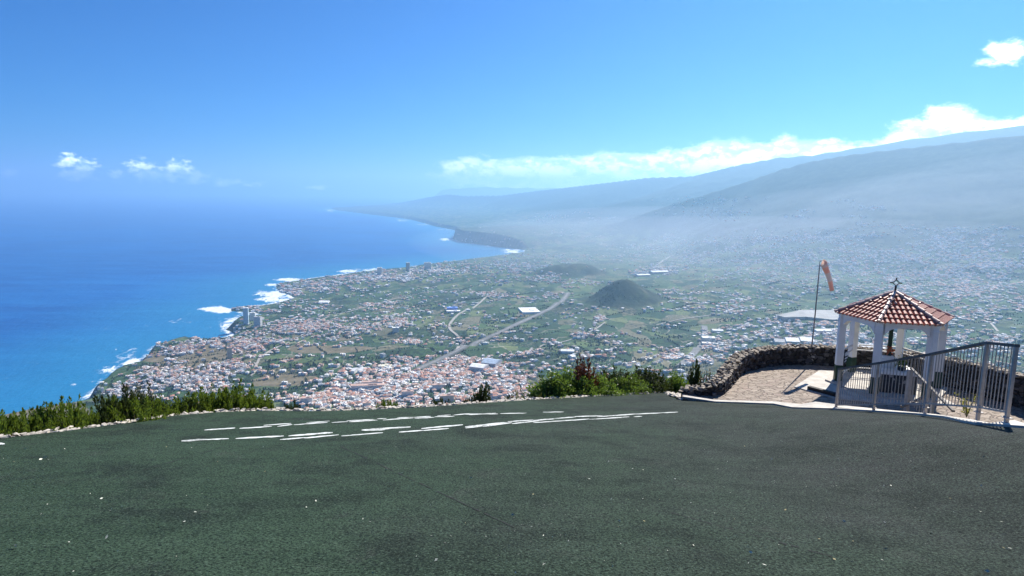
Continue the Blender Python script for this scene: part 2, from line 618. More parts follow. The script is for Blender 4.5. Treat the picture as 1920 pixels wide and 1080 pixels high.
# terrain sheet on a log-polar grid round the viewpoint
th = np.concatenate([np.arange(-100, -46, 1.0), np.arange(-46, 46, 0.1), np.arange(46, 100.1, 1.0)])
rr_ = np.concatenate([np.geomspace(5, 900, 150)[:-1], np.geomspace(900, 12000, 420)[:-1], np.geomspace(12000, 60000, 150)])
TH, RR = np.meshgrid(np.radians(th), rr_)
TX, TY = RR * np.sin(TH), RR * np.cos(TH)
TZ = np.zeros_like(TX)
TS = np.zeros_like(TX)
for i in range(0, TX.shape[0], 60):
    TZ[i:i + 60] = height(TX[i:i + 60], TY[i:i + 60])
    TS[i:i + 60] = coast(TX[i:i + 60], TY[i:i + 60])[0]


def ground_z(x, y):
    """height of the built sheet (bilinear), for one point or arrays"""
    x, y = np.asarray(x, float), np.asarray(y, float)
    t = np.degrees(np.arctan2(x, y))
    r = np.hypot(x, y)
    ti = np.clip(np.interp(t, th, np.arange(len(th))), 0, len(th) - 1.001)
    ri = np.clip(np.interp(r, rr_, np.arange(len(rr_))), 0, len(rr_) - 1.001)
    i, j = ri.astype(int), ti.astype(int)
    fi, fj = ri - i, ti - j
    return (TZ[i, j] * (1 - fj) + TZ[i, j + 1] * fj) * (1 - fi) + (TZ[i + 1, j] * (1 - fj) + TZ[i + 1, j + 1] * fj) * fi


_tm = np.geomspace(800, 45000, 1500)


def hit_land(px, py):
    v = ray(px, py)
    p = CAM[None] + v[None] * _tm[:, None]
    d = p[:, 2] - ground_z(p[:, 0], p[:, 1])
    k = int(np.argmax(d < 0))
    if d[k] >= 0 or k == 0:
        return None
    t = _tm[k - 1] + (_tm[k] - _tm[k - 1]) * d[k - 1] / (d[k - 1] - d[k])
    q = CAM + v * t
    if q[2] < SEA + 1.5:
        return None
    return q

# ------------------------------------------------------------------ terrain materials and sheets
def land_material():
    m, t, b = new_mat('valley_land')
    co = t.n('ShaderNodeTexCoord').outputs['Object']
    flat = t.n('ShaderNodeMapping', ins={'Vector': co, 'Scale': (1, 1, 0)}).outputs[0]
    warp = t.n('ShaderNodeTexNoise', ins={'Vector': flat, 'Scale': 0.004, 'Detail': 3.0})
    wv = t.n('ShaderNodeVectorMath', operation='SCALE', ins={0: warp.outputs['Color']})
    wv.inputs['Scale'].default_value = 130.0
    v2 = t.n('ShaderNodeVectorMath', operation='ADD', ins={0: flat, 1: wv.outputs[0]}).outputs[0]
    rot = t.n('ShaderNodeMapping', ins={'Vector': v2, 'Rotation': (0, 0, R(24)), 'Scale': (1.0, 0.62, 1)}).outputs[0]
    vor = t.n('ShaderNodeTexVoronoi', distance='CHEBYCHEV', voronoi_dimensions='2D')
    t.link(rot, vor.inputs['Vector'])
    vor.inputs['Scale'].default_value = 1 / 75.0
    cs = t.n('ShaderNodeSeparateColor', ins={0: vor.outputs['Color']})
    fields = t.ramp(cs.outputs[0], [(0.0, (.022, .048, .020)), (.22, (.034, .066, .024)), (.42, (.050, .085, .030)), (.60, (.075, .105, .038)),
                                    (.74, (.105, .125, .050)), (.86, (.13, .115, .07)), (1.0, (.17, .145, .10))], 'CONSTANT')
    # rows inside some of the plots
    wave = t.n('ShaderNodeTexWave', ins={'Vector': rot})
    wave.inputs['Scale'].default_value = 0.05
    wave.inputs['Distortion'].default_value = 2.0
    rows = t.math('MULTIPLY', t.smooth(cs.outputs[1], .5, .55), t.math('MULTIPLY', wave.outputs['Fac'], 0.55))
    fields = t.mix(rows, fields, (.02, .035, .018))
    # walls, tracks and hedges between the plots
    ved = t.n('ShaderNodeTexVoronoi', feature='DISTANCE_TO_EDGE', voronoi_dimensions='2D')
    t.link(rot, ved.inputs['Vector'])
    ved.inputs['Scale'].default_value = 1 / 75.0
    hed = t.smooth(ved.outputs['Distance'], 0.05, 0.02)
    hcol = t.mix(t.smooth(t.noise(flat, 0.012, 2.0), 0.5, 0.6), (.015, .03, .014), (.24, .21, .17))
    fields = t.mix(t.math('MULTIPLY', hed, 0.75), fields, hcol)
    fields = t.mix(1.0, fields, (1.30, 1.34, 1.32), 'MULTIPLY')
    # tree clumps and scrub
    tr = t.noise(flat, 0.045, 4.0, 0.65)
    big = t.noise(flat, 0.0035, 3.0, 0.6)
    scrub = t.smooth(t.math('ADD', tr, t.math('MULTIPLY', t.math('SUBTRACT', big, 0.5), 0.9)), 0.52, 0.60)
    fields = t.mix(t.math('MULTIPLY', scrub, 0.85), fields, (.016, .032, .014))
    # pale tracks, stones, small sheds: speckle
    sp = t.n('ShaderNodeTexVoronoi', voronoi_dimensions='2D')
    t.link(flat, sp.inputs['Vector'])
    sp.inputs['Scale'].default_value = 1 / 22.0
    spk = t.math('MULTIPLY', t.smooth(sp.outputs['Distance'], 0.20, 0.12), t.smooth(t.noise(flat, 0.006, 2.0), 0.5, 0.62))
    fields = t.mix(t.math('MULTIPLY', spk, 0.6), fields, (.30, .26, .22))
    dry = t.n('ShaderNodeAttribute', attribute_name='dry').outputs['Fac']
    dn_ = t.noise(flat, 0.03, 5.0, 0.65)
    drycol = t.ramp(dn_, [(.3, (.09, .085, .05)), (.5, (.17, .14, .085)), (.68, (.23, .19, .13))])
    c = t.mix(t.smooth(t.math('ADD', dry, t.math('MULTIPLY', t.math('SUBTRACT', tr, .5), .8)), .4, .6), fields, drycol)
    wood = t.n('ShaderNodeAttribute', attribute_name='wood').outputs['Fac']
    wn = t.noise(flat, 0.012, 7.0, 0.7)
    woodcol = t.ramp(wn, [(.32, (.010, .020, .012)), (.52, (.026, .040, .022)), (.7, (.055, .065, .036))])
    c = t.mix(wood, c, woodcol)
    rockm = t.n('ShaderNodeAttribute', attribute_name='rock').outputs['Fac']
    rockcol = t.ramp(t.noise(co, 0.05, 6.0, 0.7), [(.35, (.025, .023, .022)), (.6, (.07, .062, .055)), (.75, (.12, .10, .085))])
    c = t.mix(rockm, c, rockcol)
    near = t.n('ShaderNodeAttribute', attribute_name='near').outputs['Fac']
    nc = t.ramp(t.noise(co, 3.0, 7.0, 0.7), [(.35, (.018, .026, .010)), (.55, (.05, .05, .025)), (.72, (.11, .09, .06))])
    c = t.mix(near, c, nc)
    t.link(c, b.inputs['Base Color'])
    b.inputs['Roughness'].default_value = 0.95
    b.inputs['Specular IOR Level'].default_value = 0.15
    bp = t.n('ShaderNodeBump', ins={'Strength': 0.6, 'Distance': 5.0, 'Height': tr})
    t.link(bp.outputs[0], b.inputs['Normal'])
    return m


def spot(px, py, rx, ry, x, y):
    """soft world-space patch round the ground point seen at px,py; radii in photograph pixels at that place"""
    q = hit_land(px, py)
    if q is None:
        q = on_plane(px, py, SEA)
    q2 = on_plane(px, py - ry, q[2])
    q3 = on_plane(px, py + ry, q[2])
    a = rx * q[1] / F_PX
    ly = max(20.0, (q2[1] - q3[1]) / 2)
    sk = q[0] / q[1]
    d = np.hypot((x - q[0] - sk * (y - q[1])) / a, (y - q[1]) / ly)
    d = d + (fbm(x / 160 + 2, y / 160) - 0.5) * 1.9
    return 1 - sstep(d, 0.4, 1.3)


dry = np.zeros_like(TX)
for a in [(350, 672, 95, 16), (420, 655, 80, 12), (300, 690, 50, 12), (110, 775, 80, 25), (400, 700, 60, 20), (520, 715, 60, 14), (545, 672, 30, 8),
          (590, 655, 60, 8), (660, 655, 60, 6), (650, 634, 30, 5), (1340, 602, 40, 6), (260, 735, 60, 14)]:
    dry = np.maximum(dry, spot(*a, TX, TY))
dr, _ = poly_dist(ridges[0][0], TX, TY)
dc, _ = poly_dist(ridges[1][0], TX, TY)
da, _ = poly_dist(ridges[2][0], TX, TY)
base_h = SEA + 0.047 * np.clip(TS, 0, 5200)
wood = sstep(TZ - base_h, 90, 220)
for c, rad in ((cone1, 245), (cone2, 230), (cone3, 180)):
    wood = np.maximum(wood, (1 - sstep(np.hypot(TX - c[0], (TY - c[1]) / 1.15), rad * .85, rad * 1.1)) * (0.62 + 0.38 * sstep(fbm(TX / 70 + 5, TY / 110 + 2), .4, .6)))
gy, gx = np.gradient(TZ)
dRr = np.gradient(RR, axis=0)
dTt = np.gradient(TH, axis=1) * RR
slope = np.hypot(gy / dRr, gx / np.maximum(dTt, 1e-3))
rock_a = sstep(slope, 0.45, 0.9) * (RR > 1100) * (TS < 250) * (TS > -60)
near_a = (1 - sstep(RR, 700, 1000))
wood = wood * (1 - near_a)
M_land = land_material()
land = grid_mesh('terrain', np.stack([TX, TY, TZ], -1), M_land, dict(dry=dry, wood=wood, rock=rock_a, near=near_a))
tag(land, kind='structure')

# ---- sea
sth = np.concatenate([np.arange(-180, -46, 2.0), np.arange(-46, 46, 0.1), np.arange(46, 180, 2.0)])
srr = np.concatenate([np.geomspace(60, 1500, 12)[:-1], np.geomspace(1500, 12000, 420)[:-1], np.geomspace(12000, 60000, 120)])
STH, SRR = np.meshgrid(np.radians(sth), srr)
SX, SY = SRR * np.sin(STH), SRR * np.cos(STH)
SS = np.zeros_like(SX)
for i in range(0, SX.shape[0], 80):
    SS[i:i + 80] = coast(SX[i:i + 80], SY[i:i + 80])[0]
foam = 0.92 * (1 - sstep(-SS, 6, 60)) * (0.55 + 0.45 * sstep(fbm(SX / 260 + 5, SY / 260), 0.42, 0.6))
for px, py, rx, ry, k in [(252, 683, 20, 11, 1.0), (215, 697, 30, 10, .72), (198, 703, 12, 6, .7), (228, 672, 12, 5, .6), (140, 722, 8, 5, .62), (415, 580, 26, 5, 1.0), (395, 579, 20, 3, .8), (428, 612, 24, 8, 1.0), (446, 602, 22, 7, 1.0), (466, 594, 18, 6, .9), (418, 620, 14, 4, .8), (250, 668, 34, 12, .62), (185, 712, 30, 8, .55),
                          (470, 592, 18, 7, .95), (516, 549, 18, 9, 1.1), (505, 548, 30, 6, .8), (525, 562, 32, 6, 1.0), (545, 557, 18, 4, .8), (510, 534, 15, 4, .9),
                          (550, 526, 30, 4, .95), (655, 509, 30, 3, 1.0), (700, 506, 34, 2.5, .8), (965, 472, 20, 5, 1.0), (955, 468, 14, 3, .8),
                          (915, 461, 14, 2.5, .8), (838, 449, 12, 2.5, .9), (828, 430, 16, 2.2, .7), (790, 421, 14, 2, .7), (755, 413, 16, 2, .7), (618, 394, 9, 3, 1.0),
                          (300, 650, 14, 3, .7), (248, 695, 16, 4, .8), (345, 603, 22, 6, .33), (218, 655, 3, 2, .7), (393, 613, 12, 2, .4)]:
    q = on_plane(px, py, SEA)
    ly = (on_plane(px, py - ry, SEA)[1] - on_plane(px, py + ry, SEA)[1]) / 2
    sk = q[0] / q[1]
    d = np.hypot((SX - q[0] - sk * (SY - q[1])) / (rx * q[1] / F_PX), (SY - q[1]) / ly)
    d = d + (fbm(SX / 110 + 3, SY / 190) - 0.5) * 2.4
    foam = np.maximum(foam, k * (1 - sstep(d, 0.1, 1.5)))
foam = np.clip(foam, 0, 1.1)
shal = 1 - sstep(-SS, 30, 1100)


def sea_material():
    m, t, b = new_mat('sea_water')
    co = t.n('ShaderNodeTexCoord').outputs['Object']
    st = t.n('ShaderNodeMapping', ins={'Vector': co, 'Scale': (1, 0.45, 1), 'Rotation': (0, 0, R(-25))}).outputs[0]
    fo = t.n('ShaderNodeAttribute', attribute_name='foam').outputs['Fac']
    sh = t.n('ShaderNodeAttribute', attribute_name='shallow').outputs['Fac']
    w1 = t.noise(st, 0.022, 7.0, 0.75, 1.2)
    big = t.noise(co, 0.0007, 4.0, 0.55)
    f = t.smooth(t.math('ADD', fo, t.math('MULTIPLY', t.math('SUBTRACT', w1, 0.5), 3.4)), 0.45, 1.0)
    deep = t.mix(t.smooth(big, .35, .65), (.002, .075, .27), (.003, .10, .33))
    sw = t.n('ShaderNodeMapping', ins={'Vector': co, 'Scale': (0.35, 1.6, 1), 'Rotation': (0, 0, R(-18))}).outputs[0]
    swell = t.noise(sw, 0.004, 8.0, 0.7, 0.5)
    deep = t.mix(t.smooth(swell, .42, .66, 0.0, 0.55), deep, (.012, .15, .40))
    deep = t.mix(t.smooth(swell, .48, .34, 0.0, 0.5), deep, (.001, .055, .22))
    c = t.mix(t.math('MULTIPLY', sh, .8), deep, (.015, .19, .36))
    c = t.mix(t.math('MULTIPLY', f, .95), c, (.80, .83, .84))
    t.link(c, b.inputs['Base Color'])
    t.link(t.mix(f, (.42, .42, .42), (.9, .9, .9)), b.inputs['Roughness'])
    b.inputs['IOR'].default_value = 1.33
    b.inputs['Specular IOR Level'].default_value = 0.2
    hgt = t.math('ADD', t.noise(st, 0.03, 6.0, 0.65), t.math('MULTIPLY', t.noise(st, 0.006, 3.0), 1.5))
    bp = t.n('ShaderNodeBump', ins={'Strength': 0.5, 'Distance': 9.0, 'Height': hgt})
    t.link(bp.outputs[0], b.inputs['Normal'])
    return m


sea = grid_mesh('sea', np.stack([SX, SY, np.full_like(SX, SEA)], -1), sea_material(), dict(foam=foam, shallow=shal), wrap=True)
tag(sea, kind='structure')

# ------------------------------------------------------------------ the launch: artificial turf, markings, stone edging, apron
def turf_material():
    m, t, b = new_mat('green_turf')
    co = t.n('ShaderNodeTexCoord').outputs['Object']
    fib = t.noise(co, 48.0, 4.0, 0.8)
    mid = t.noise(co, 5.0, 5.0, 0.6)
    st = t.n('ShaderNodeMapping', ins={'Vector': co, 'Rotation': (0, 0, R(12)), 'Scale': (0.35, 2.4, 1)}).outputs[0]
    streak = t.noise(st, 1.1, 5.0, 0.6)
    sx = t.n('ShaderNodeSeparateXYZ', ins={0: co})
    big = t.noise(co, 0.35, 4.0, 0.6)
    # the carpet turns greyer towards the right, by the railing
    to_grey = t.smooth(t.math('ADD', t.math('MULTIPLY', sx.outputs[0], 0.09), t.math('MULTIPLY', t.math('SUBTRACT', big, .5), 1.3)), -0.35, 0.75)
    green = t.mix(t.smooth(streak, .3, .7), (.031, .058, .034), (.042, .074, .045))
    grey = t.mix(t.smooth(streak, .3, .7), (.030, .035, .033), (.044, .049, .047))
    c = t.mix(to_grey, green, grey)
    c = t.mix(t.smooth(mid, .35, .7, 0.0, 0.35), c, (.020, .034, .024))
    blot = t.noise(co, 0.8, 6.0, 0.68, 0.5)
    c = t.mix(t.smooth(blot, .46, .66, 0.0, 0.75), c, (.013, .020, .016))
    c = t.mix(t.smooth(t.noise(co, 1.4, 6.0, 0.72, 0.8), .55, .72, 0.0, 0.40), c, (.07, .078, .068))
    c = t.mix(t.smooth(fib, .53, .40, 0.0, 0.95), c, (.002, .005, .004))
    c = t.mix(t.smooth(fib, .55, .68, 0.0, 0.7), c, (.12, .17, .125))
    dust = t.noise(co, 33.0, 2.0, 0.5)
    c = t.mix(t.math('MULTIPLY', t.smooth(dust, .735, .76), t.smooth(big, .4, .6)), c, (.30, .30, .27))
    t.link(c, b.inputs['Base Color'])
    b.inputs['Roughness'].default_value = 0.9
    b.inputs['Specular IOR Level'].default_value = 0.1
    hh = t.math('ADD', fib, t.math('MULTIPLY', mid, 0.8))
    bp = t.n('ShaderNodeBump', ins={'Strength': 0.8, 'Distance': 0.02, 'Height': hh})
    t.link(bp.outputs[0], b.inputs['Normal'])
    return m


bd = np.concatenate([[(-26, 0), (-16, 4)], edge[:, :2], [(10, 6.3), (16, 4), (26, 0)]])
bth = np.degrees(np.arctan2(bd[:, 0], bd[:, 1]))
brr = np.hypot(bd[:, 0], bd[:, 1])
tth = np.unique(np.concatenate([np.arange(-180, -48, 4.0), np.arange(-48, 48, 0.35), bth[2:-3], np.arange(48, 180.1, 4.0)]))
R_of = np.interp(tth, np.concatenate([[-180, -120], bth, [120, 180]]), np.concatenate([[26, 26], brr, [26, 26]]))
fr = np.concatenate([[0.0], np.linspace(0.04, 1, 60)])
gx_ = (fr[:, None] * R_of[None]) * np.sin(np.radians(tth))[None]
gy_ = (fr[:, None] * R_of[None]) * np.cos(np.radians(tth))[None]
gz_ = turf_z(gx_, gy_)
# carpet edge: a hem that turns down
hem = np.stack([gx_[-1], gy_[-1], gz_[-1] - 0.09], -1)[None]
TP = np.concatenate([np.stack([gx_, gy_, gz_], -1), hem], 0)
turf = grid_mesh('turf_ground', TP, turf_material())
tag(turf, kind='structure')

def worn_paint():
    """thin scuffed paint on the pile of the turf: the green shows through in flecks"""
    m, t, b_ = new_mat('white_marking')
    co = t.n('ShaderNodeTexCoord').outputs['Object']
    f = t.noise(co, 30.0, 5.0, 0.75)
    g = t.noise(co, 2.2, 4.0, 0.6)
    k = t.smooth(t.math('ADD', f, t.math('MULTIPLY', t.math('SUBTRACT', g, .5), .6)), .36, .50)
    t.link(t.mix(k, (.07, .10, .075), (.60, .62, .59)), b_.inputs['Base Color'])
    b_.inputs['Roughness'].default_value = .9
    bp = t.n('ShaderNodeBump', ins={'Strength': 0.6, 'Distance': 0.015, 'Height': f})
    t.link(bp.outputs[0], b_.inputs['Normal'])
    return m


M_white_paint = worn_paint()


def marking(name, segs):
    mb = MB()
    rnd = random.Random(len(segs))
    for x0, y0, x1, y1, w in segs:
        n = max(3, int(abs(x1 - x0) / 7))
        up_, lo_ = [], []
        for k in range(n + 1):
            f = k / n
            px, py = x0 + (x1 - x0) * f, y0 + (y1 - y0) * f
            taper = 0.45 + 0.55 * min(1, 5 * f, 5 * (1 - f))
            hw = w * 0.31 * taper * rnd.uniform(0.7, 1.15)
            j = rnd.uniform(-.2, .2)
            for lst, yy in ((up_, py - hw + j), (lo_, py + hw + j)):
                q = hit_turf(px, yy)
                lst.append((q[0], q[1], float(turf_z(q[0], q[1])) + 0.006))
        vs = up_ + lo_
        mb.add(vs, [(k, k + 1, n + 2 + k, n + 1 + k) for k in range(n)])
        for (a, b_, c, d) in mb.f[-n:]:
            pass
    mb.f = [tuple(reversed(f)) for f in mb.f]
    o = mb.build(name, M_white_paint)
    return tag(o, kind='structure')


marking('turf_markings', [
    (383, 807, 441, 803, 3.6), (449, 804, 510, 800, 3), (494, 798, 546, 794.5, 2.4), (520, 800, 548, 796.5, 3), (551, 797, 614, 792.5, 2.6), (575, 793, 618, 790, 2),
    (622, 793, 652, 791, 2.2), (650, 789.5, 700, 787, 2.2), (655, 791.5, 708, 788, 2.8), (707, 786, 725, 785, 2), (718, 788, 775, 784, 2.8), (745, 784, 775, 782.5, 2),
    (775, 783, 808, 781, 2.4), (777, 785, 815, 783, 2), (815, 782, 852, 781, 2.4), (820, 780, 845, 778.5, 2), (848, 779, 880, 776, 2.2), (870, 777, 934, 776.6, 2.8),
    (880, 778.5, 930, 775, 2), (938, 776, 987, 775, 2), (1018, 773.4, 1057, 772.6, 1.9),
    (340, 828, 387, 824, 4.4), (340, 827, 429, 823, 3.4), (442, 823, 532, 818, 4), (541, 818, 624, 811.5, 5), (525, 825, 575, 821, 3.5), (570, 822, 635, 816, 3.4),
    (640, 818, 718, 812, 3), (678, 807, 722, 806, 5), (690, 806, 770, 801, 5), (748, 811, 795, 807.5, 3.4), (790, 804, 868, 797, 4), (790, 808, 842, 804, 3),
    (872, 801, 950, 792.5, 4), (873, 803, 905, 799, 3.4), (905, 800, 960, 793, 3.4), (952, 791, 1000, 788, 3), (960, 795, 1010, 789.5, 3), (1000, 789, 1080, 782, 3.4),
    (1000, 793, 1060, 789, 2.8), (1035, 791, 1105, 786, 2.8), (1078, 781.5, 1130, 780, 2.6), (1105, 787, 1180, 782, 2.5), (1120, 782, 1195, 776.5, 3),
    (1188, 782, 1204, 781, 2), (1190, 777, 1271, 773, 2.4), (-10, 832, 9, 833, 6)])

# seams between the carpet widths
mb = MB()
rnd = random.Random(44)
for (x0, y0), (x1, y1) in (((640, 838), (965, 990)), ((1415, 812), (1660, 862)), ((190, 905), (420, 838)), ((1250, 960), (1560, 1045))):
    pts = []
    for k in range(41):
        f = k / 40
        q = hit_turf(x0 + (x1 - x0) * f, y0 + (y1 - y0) * f + rnd.uniform(-.5, .5))
        pts.append(q)
    for k in range(40):
        if rnd.random() < .22:
            continue
        a_, b_ = pts[k], pts[k + 1]
        d = (b_ - a_)[:2] / np.linalg.norm((b_ - a_)[:2])
        n = np.array([-d[1], d[0]]) * rnd.uniform(.004, .009)
        mb.add([(a_[0] - n[0], a_[1] - n[1], a_[2] + .005), (b_[0] - n[0], b_[1] - n[1], b_[2] + .005), (b_[0] + n[0], b_[1] + n[1], b_[2] + .005), (a_[0] + n[0], a_[1] + n[1], a_[2] + .005)], [(0, 1, 2, 3)])
tag(mb.build('turf_seams', simple('dark_seam', (.010, .014, .012), .95, .2, 20)), kind='structure')  # thin dark strips along the carpet joints

M_pale_stone = simple('pale_edge_stone', (.50, .45, .38), 0.9, 0.35, 6.0, bump=0.5)
M_concrete = simple('pale_concrete', (.50, .46, .40), 0.85, 0.18, 3.0, bump=0.25)
M_dark_gap = simple('dark_mortar', (.035, .032, .03), 0.95, 0.3, 9.0)


def along(P, step):
    """points and tangents every step metres of a polyline"""
    P = [np.array(p, float) for p in P]
    out, left = [], 0.0
    for a, b in zip(P[:-1], P[1:]):
        L = np.linalg.norm(b - a)
        d = left
        while d < L:
            out.append((a + (b - a) * d / L, (b - a) / L))
            d += step
        left = d - L
    return out


# rough stone edging on the far side of the turf
mb = MB()
rnd = random.Random(3)
for p, d in along([tuple(e[:2]) for e in edge[1:i_corner + 1]], 0.10):
    nx, ny = -d[1], d[0]
    for k in range(2):
        off = 0.03 + 0.09 * k + rnd.uniform(-.02, .02)
        x, y = p[0] + nx * off, p[1] + ny * off
        z = float(turf_z(p[0], p[1])) + rnd.uniform(-.035, .0)
        rock(mb, (x, y, z), (rnd.uniform(.10, .19), rnd.uniform(.08, .13), rnd.uniform(.06, .10)), rz=math.atan2(d[1], d[0]) + rnd.uniform(-.4, .4), rnd=rnd)
for k in range(70):      # the wider stony corner beside the wall
    f = rnd.random()
    x = 4.62 + rnd.uniform(-.05, .45) * (0.4 + f) + 0.10
    y = 18.9 - 2.3 * f + rnd.uniform(-.1, .1)
    rock(mb, (x, y, float(turf_z(4.7, y)) + .01), (rnd.uniform(.12, .28), rnd.uniform(.10, .2), rnd.uniform(.06, .10)), rnd=rnd)
tag(mb.build('stone_kerb', M_pale_stone), 'low rough kerb of pale stones along the far edge of the green turf', 'kerb')

# concrete apron beside the turf on the right, dropping to the terrace
ap_i0 = edge_px.index((1280, 751))
ap = [tuple(e) for e in edge[ap_i0:]]
APW = {17: .14, 18: .14, 19: .15, 20: .2, 21: .40, 22: .62, 23: .55, 24: .34, 25: .34, 26: .40, 27: .62, 28: .75, 29: .55, 30: .42, 31: .40, 32: .4}
mb = MB()
rows = []
for k, e in enumerate(ap):
    a = np.array(ap[max(0, k - 1)])[:2]
    b = np.array(ap[min(len(ap) - 1, k + 1)])[:2]
    d = (b - a) / np.linalg.norm(b - a)
    n = np.array([-d[1], d[0]])
    w = APW.get(ap_i0 + k, .35)
    z = max(float(turf_z(e[0], e[1])) + 0.035, Z_T + 0.03)
    o = np.array(e[:2]) + n * w
    rows.append([(e[0], e[1], z - .12), (e[0] + n[0] * .004, e[1] + n[1] * .004, z), (o[0], o[1], z), (o[0], o[1], Z_T - .2)])
vs = [p for r in rows for p in r]
fs = []
for k in range(len(rows) - 1):
    for j in range(3):
        fs.append((4 * k + j, 4 * k + 4 + j, 4 * k + 5 + j, 4 * k + 1 + j))
mb.add(vs, fs)
apron = tag(mb.build('concrete_path', M_concrete), kind='structure')

# ------------------------------------------------------------------ stone terrace and parapet wall
def paving_material():
    m, t, b = new_mat('terrace_paving')
    co = t.n('ShaderNodeTexCoord').outputs['Object']
    nz = t.n('ShaderNodeTexNoise', ins={'Vector': co, 'Scale': 2.0, 'Detail': 3.0})
    wv = t.n('ShaderNodeVectorMath', operation='SCALE', ins={0: nz.outputs['Color']})
    wv.inputs['Scale'].default_value = 0.35
    v1 = t.n('ShaderNodeVectorMath', operation='ADD', ins={0: co, 1: wv.outputs[0]}).outputs[0]
    v2 = t.n('ShaderNodeMapping', ins={'Vector': v1, 'Rotation': (0, 0, R(35)), 'Scale': (0.6, 1.1, 1)}).outputs[0]
    vo = t.n('ShaderNodeTexVoronoi', ins={'Vector': v2, 'Scale': 6.5})
    ve = t.n('ShaderNodeTexVoronoi', feature='DISTANCE_TO_EDGE', ins={'Vector': v2, 'Scale': 6.5})
    cs = t.n('ShaderNodeSeparateColor', ins={0: vo.outputs['Color']})
    stone = t.ramp(cs.outputs[0], [(0, (.28, .225, .175)), (.4, (.37, .30, .235)), (.75, (.44, .365, .29)), (1, (.34, .255, .21))])
    fine = t.noise(co, 25.0, 6.0, 0.7)
    stone = t.mix(t.smooth(fine, .35, .65, 0.0, 0.45), stone, (.20, .155, .12))
    gap = t.smooth(ve.outputs['Distance'], .07, .02)
    c = t.mix(t.math('MULTIPLY', gap, .6), stone, (.13, .10, .075))
    t.link(c, b.inputs['Base Color'])
    b.inputs['Roughness'].default_value = 0.9
    h = t.math('ADD', t.math('SUBTRACT', 1.0, gap), t.math('MULTIPLY', fine, .5))
    bp = t.n('ShaderNodeBump', ins={'Strength': 0.9, 'Distance': 0.04, 'Height': h})
    t.link(bp.outputs[0], b.inputs['Normal'])
    return m


mb = MB()
poly = [tuple(e[:2]) for e in edge[ap_i0:]] + [(10, 6.3), (14.2, 8.0)] + [tuple(p) for p in wall_path[::-1]]
mb.prism(poly, Z_T - 0.3, Z_T)
terrace = tag(mb.build('terrace_paving', paving_material()), kind='structure')


def basalt_material():
    m, t, b = new_mat('basalt_wall')
    co = t.n('ShaderNodeTexCoord').outputs['Object']
    g = t.n('ShaderNodeNewGeometry').outputs['Random Per Island']
    base = t.ramp(g, [(0, (.025, .023, .022)), (.45, (.055, .050, .047)), (.8, (.11, .10, .094)), (1, (.20, .185, .17))])
    f = t.noise(co, 16.0, 6.0, 0.7)
    c = t.mix(t.smooth(f, .4, .7, 0, .6), base, (.06, .05, .045))
    li = t.noise(co, 5.0, 4.0, 0.6)
    c = t.mix(t.smooth(li, .62, .72, 0, .5), c, (.34, .31, .22))
    t.link(c, b.inputs['Base Color'])
    b.inputs['Roughness'].default_value = 0.9
    bp = t.n('ShaderNodeBump', ins={'Strength': 0.7, 'Distance': 0.02, 'Height': f})
    t.link(bp.outputs[0], b.inputs['Normal'])
    return m


M_basalt = basalt_material()
M_coping_lit = simple('sunlit_coping_stone', (.30, .25, .19), 0.9, 0.4, 5.0, bump=0.5)  # paler than the wall stones: the sunlit wall top put into the colour
mb = MB()
rnd = random.Random(5)
WT = 0.40
segL = np.concatenate([[0], np.cumsum(np.linalg.norm(np.diff(wall_path, axis=0), axis=1))])


def wall_height(L):
    return float(np.interp(L, segL, wall_h))


def smooth_path(P, n=8):
    out = []
    P = [np.array(p) for p in P]
    for i in range(len(P) - 1):
        p0, p1, p2, p3 = P[max(0, i - 1)], P[i], P[i + 1], P[min(len(P) - 1, i + 2)]
        for k in range(n):
            t = k / n
            out.append(0.5 * ((2 * p1) + (-p0 + p2) * t + (2 * p0 - 5 * p1 + 4 * p2 - p3) * t * t + (-p0 + 3 * p1 - 3 * p2 + p3) * t ** 3))
    out.append(P[-1])
    return out


wp = smooth_path(wall_path)
# mortar core
core = []
for p, d in along(wp, 0.25):
    core.append((p, d))
acc = 0.0
prev = None
vs, fs = [], []
for k, (p, d) in enumerate(core):
    h = wall_height(k * 0.25)
    n = np.array([-d[1], d[0]])
    a, b_ = p + n * (WT / 2 - .05), p - n * (WT / 2 - .05)
    vs += [(a[0], a[1], Z_T - .9), (a[0], a[1], Z_T + h - .05), (b_[0], b_[1], Z_T + h - .05), (b_[0], b_[1], Z_T - .3)]
    if k:
        o = 4 * (k - 1)
        for j in range(3):
            fs.append((o + j, o + j + 1, o + 5 + j, o + 4 + j))
mb.add(vs, fs, 1)
for side in (1, -1):
    z = 0.04
    course = 0
    while z < 0.95:
        step = rnd.uniform(.13, .17)
        for k, (p, d) in enumerate(along(wp, step)):
            h = wall_height(k * step)
            if z > h - 0.05:
                continue
            n = np.array([-d[1], d[0]]) * side
            q = p + n * (WT / 2 - .04 + rnd.uniform(-.02, .015)) + d * rnd.uniform(-.03, .03)
            rock(mb, (q[0], q[1], Z_T + z + rnd.uniform(-.015, .015)), (step * rnd.uniform(1.0, 1.5), rnd.uniform(.13, .18), rnd.uniform(.11, .17)),
                 rz=math.atan2(d[1], d[0]) + rnd.uniform(-.15, .15), rnd=rnd)
        z += rnd.uniform(.095, .12)
        course += 1
for row in (-1, 0, 1):      # coping stones, in the paler sunlit tone
    step = .14
    for k, (p, d) in enumerate(along(wp, step)):
        h = wall_height(k * step)
        n = np.array([-d[1], d[0]])
        q = p + n * (row * .14 + rnd.uniform(-.02, .02))
        rock(mb, (q[0], q[1], Z_T + h - .03 + rnd.uniform(-.015, .02)), (step * rnd.uniform(.8, 1.5), rnd.uniform(.13, .19), rnd.uniform(.07, .11)), mi=2,
             rz=math.atan2(d[1], d[0]) + rnd.uniform(-.2, .2), rnd=rnd)
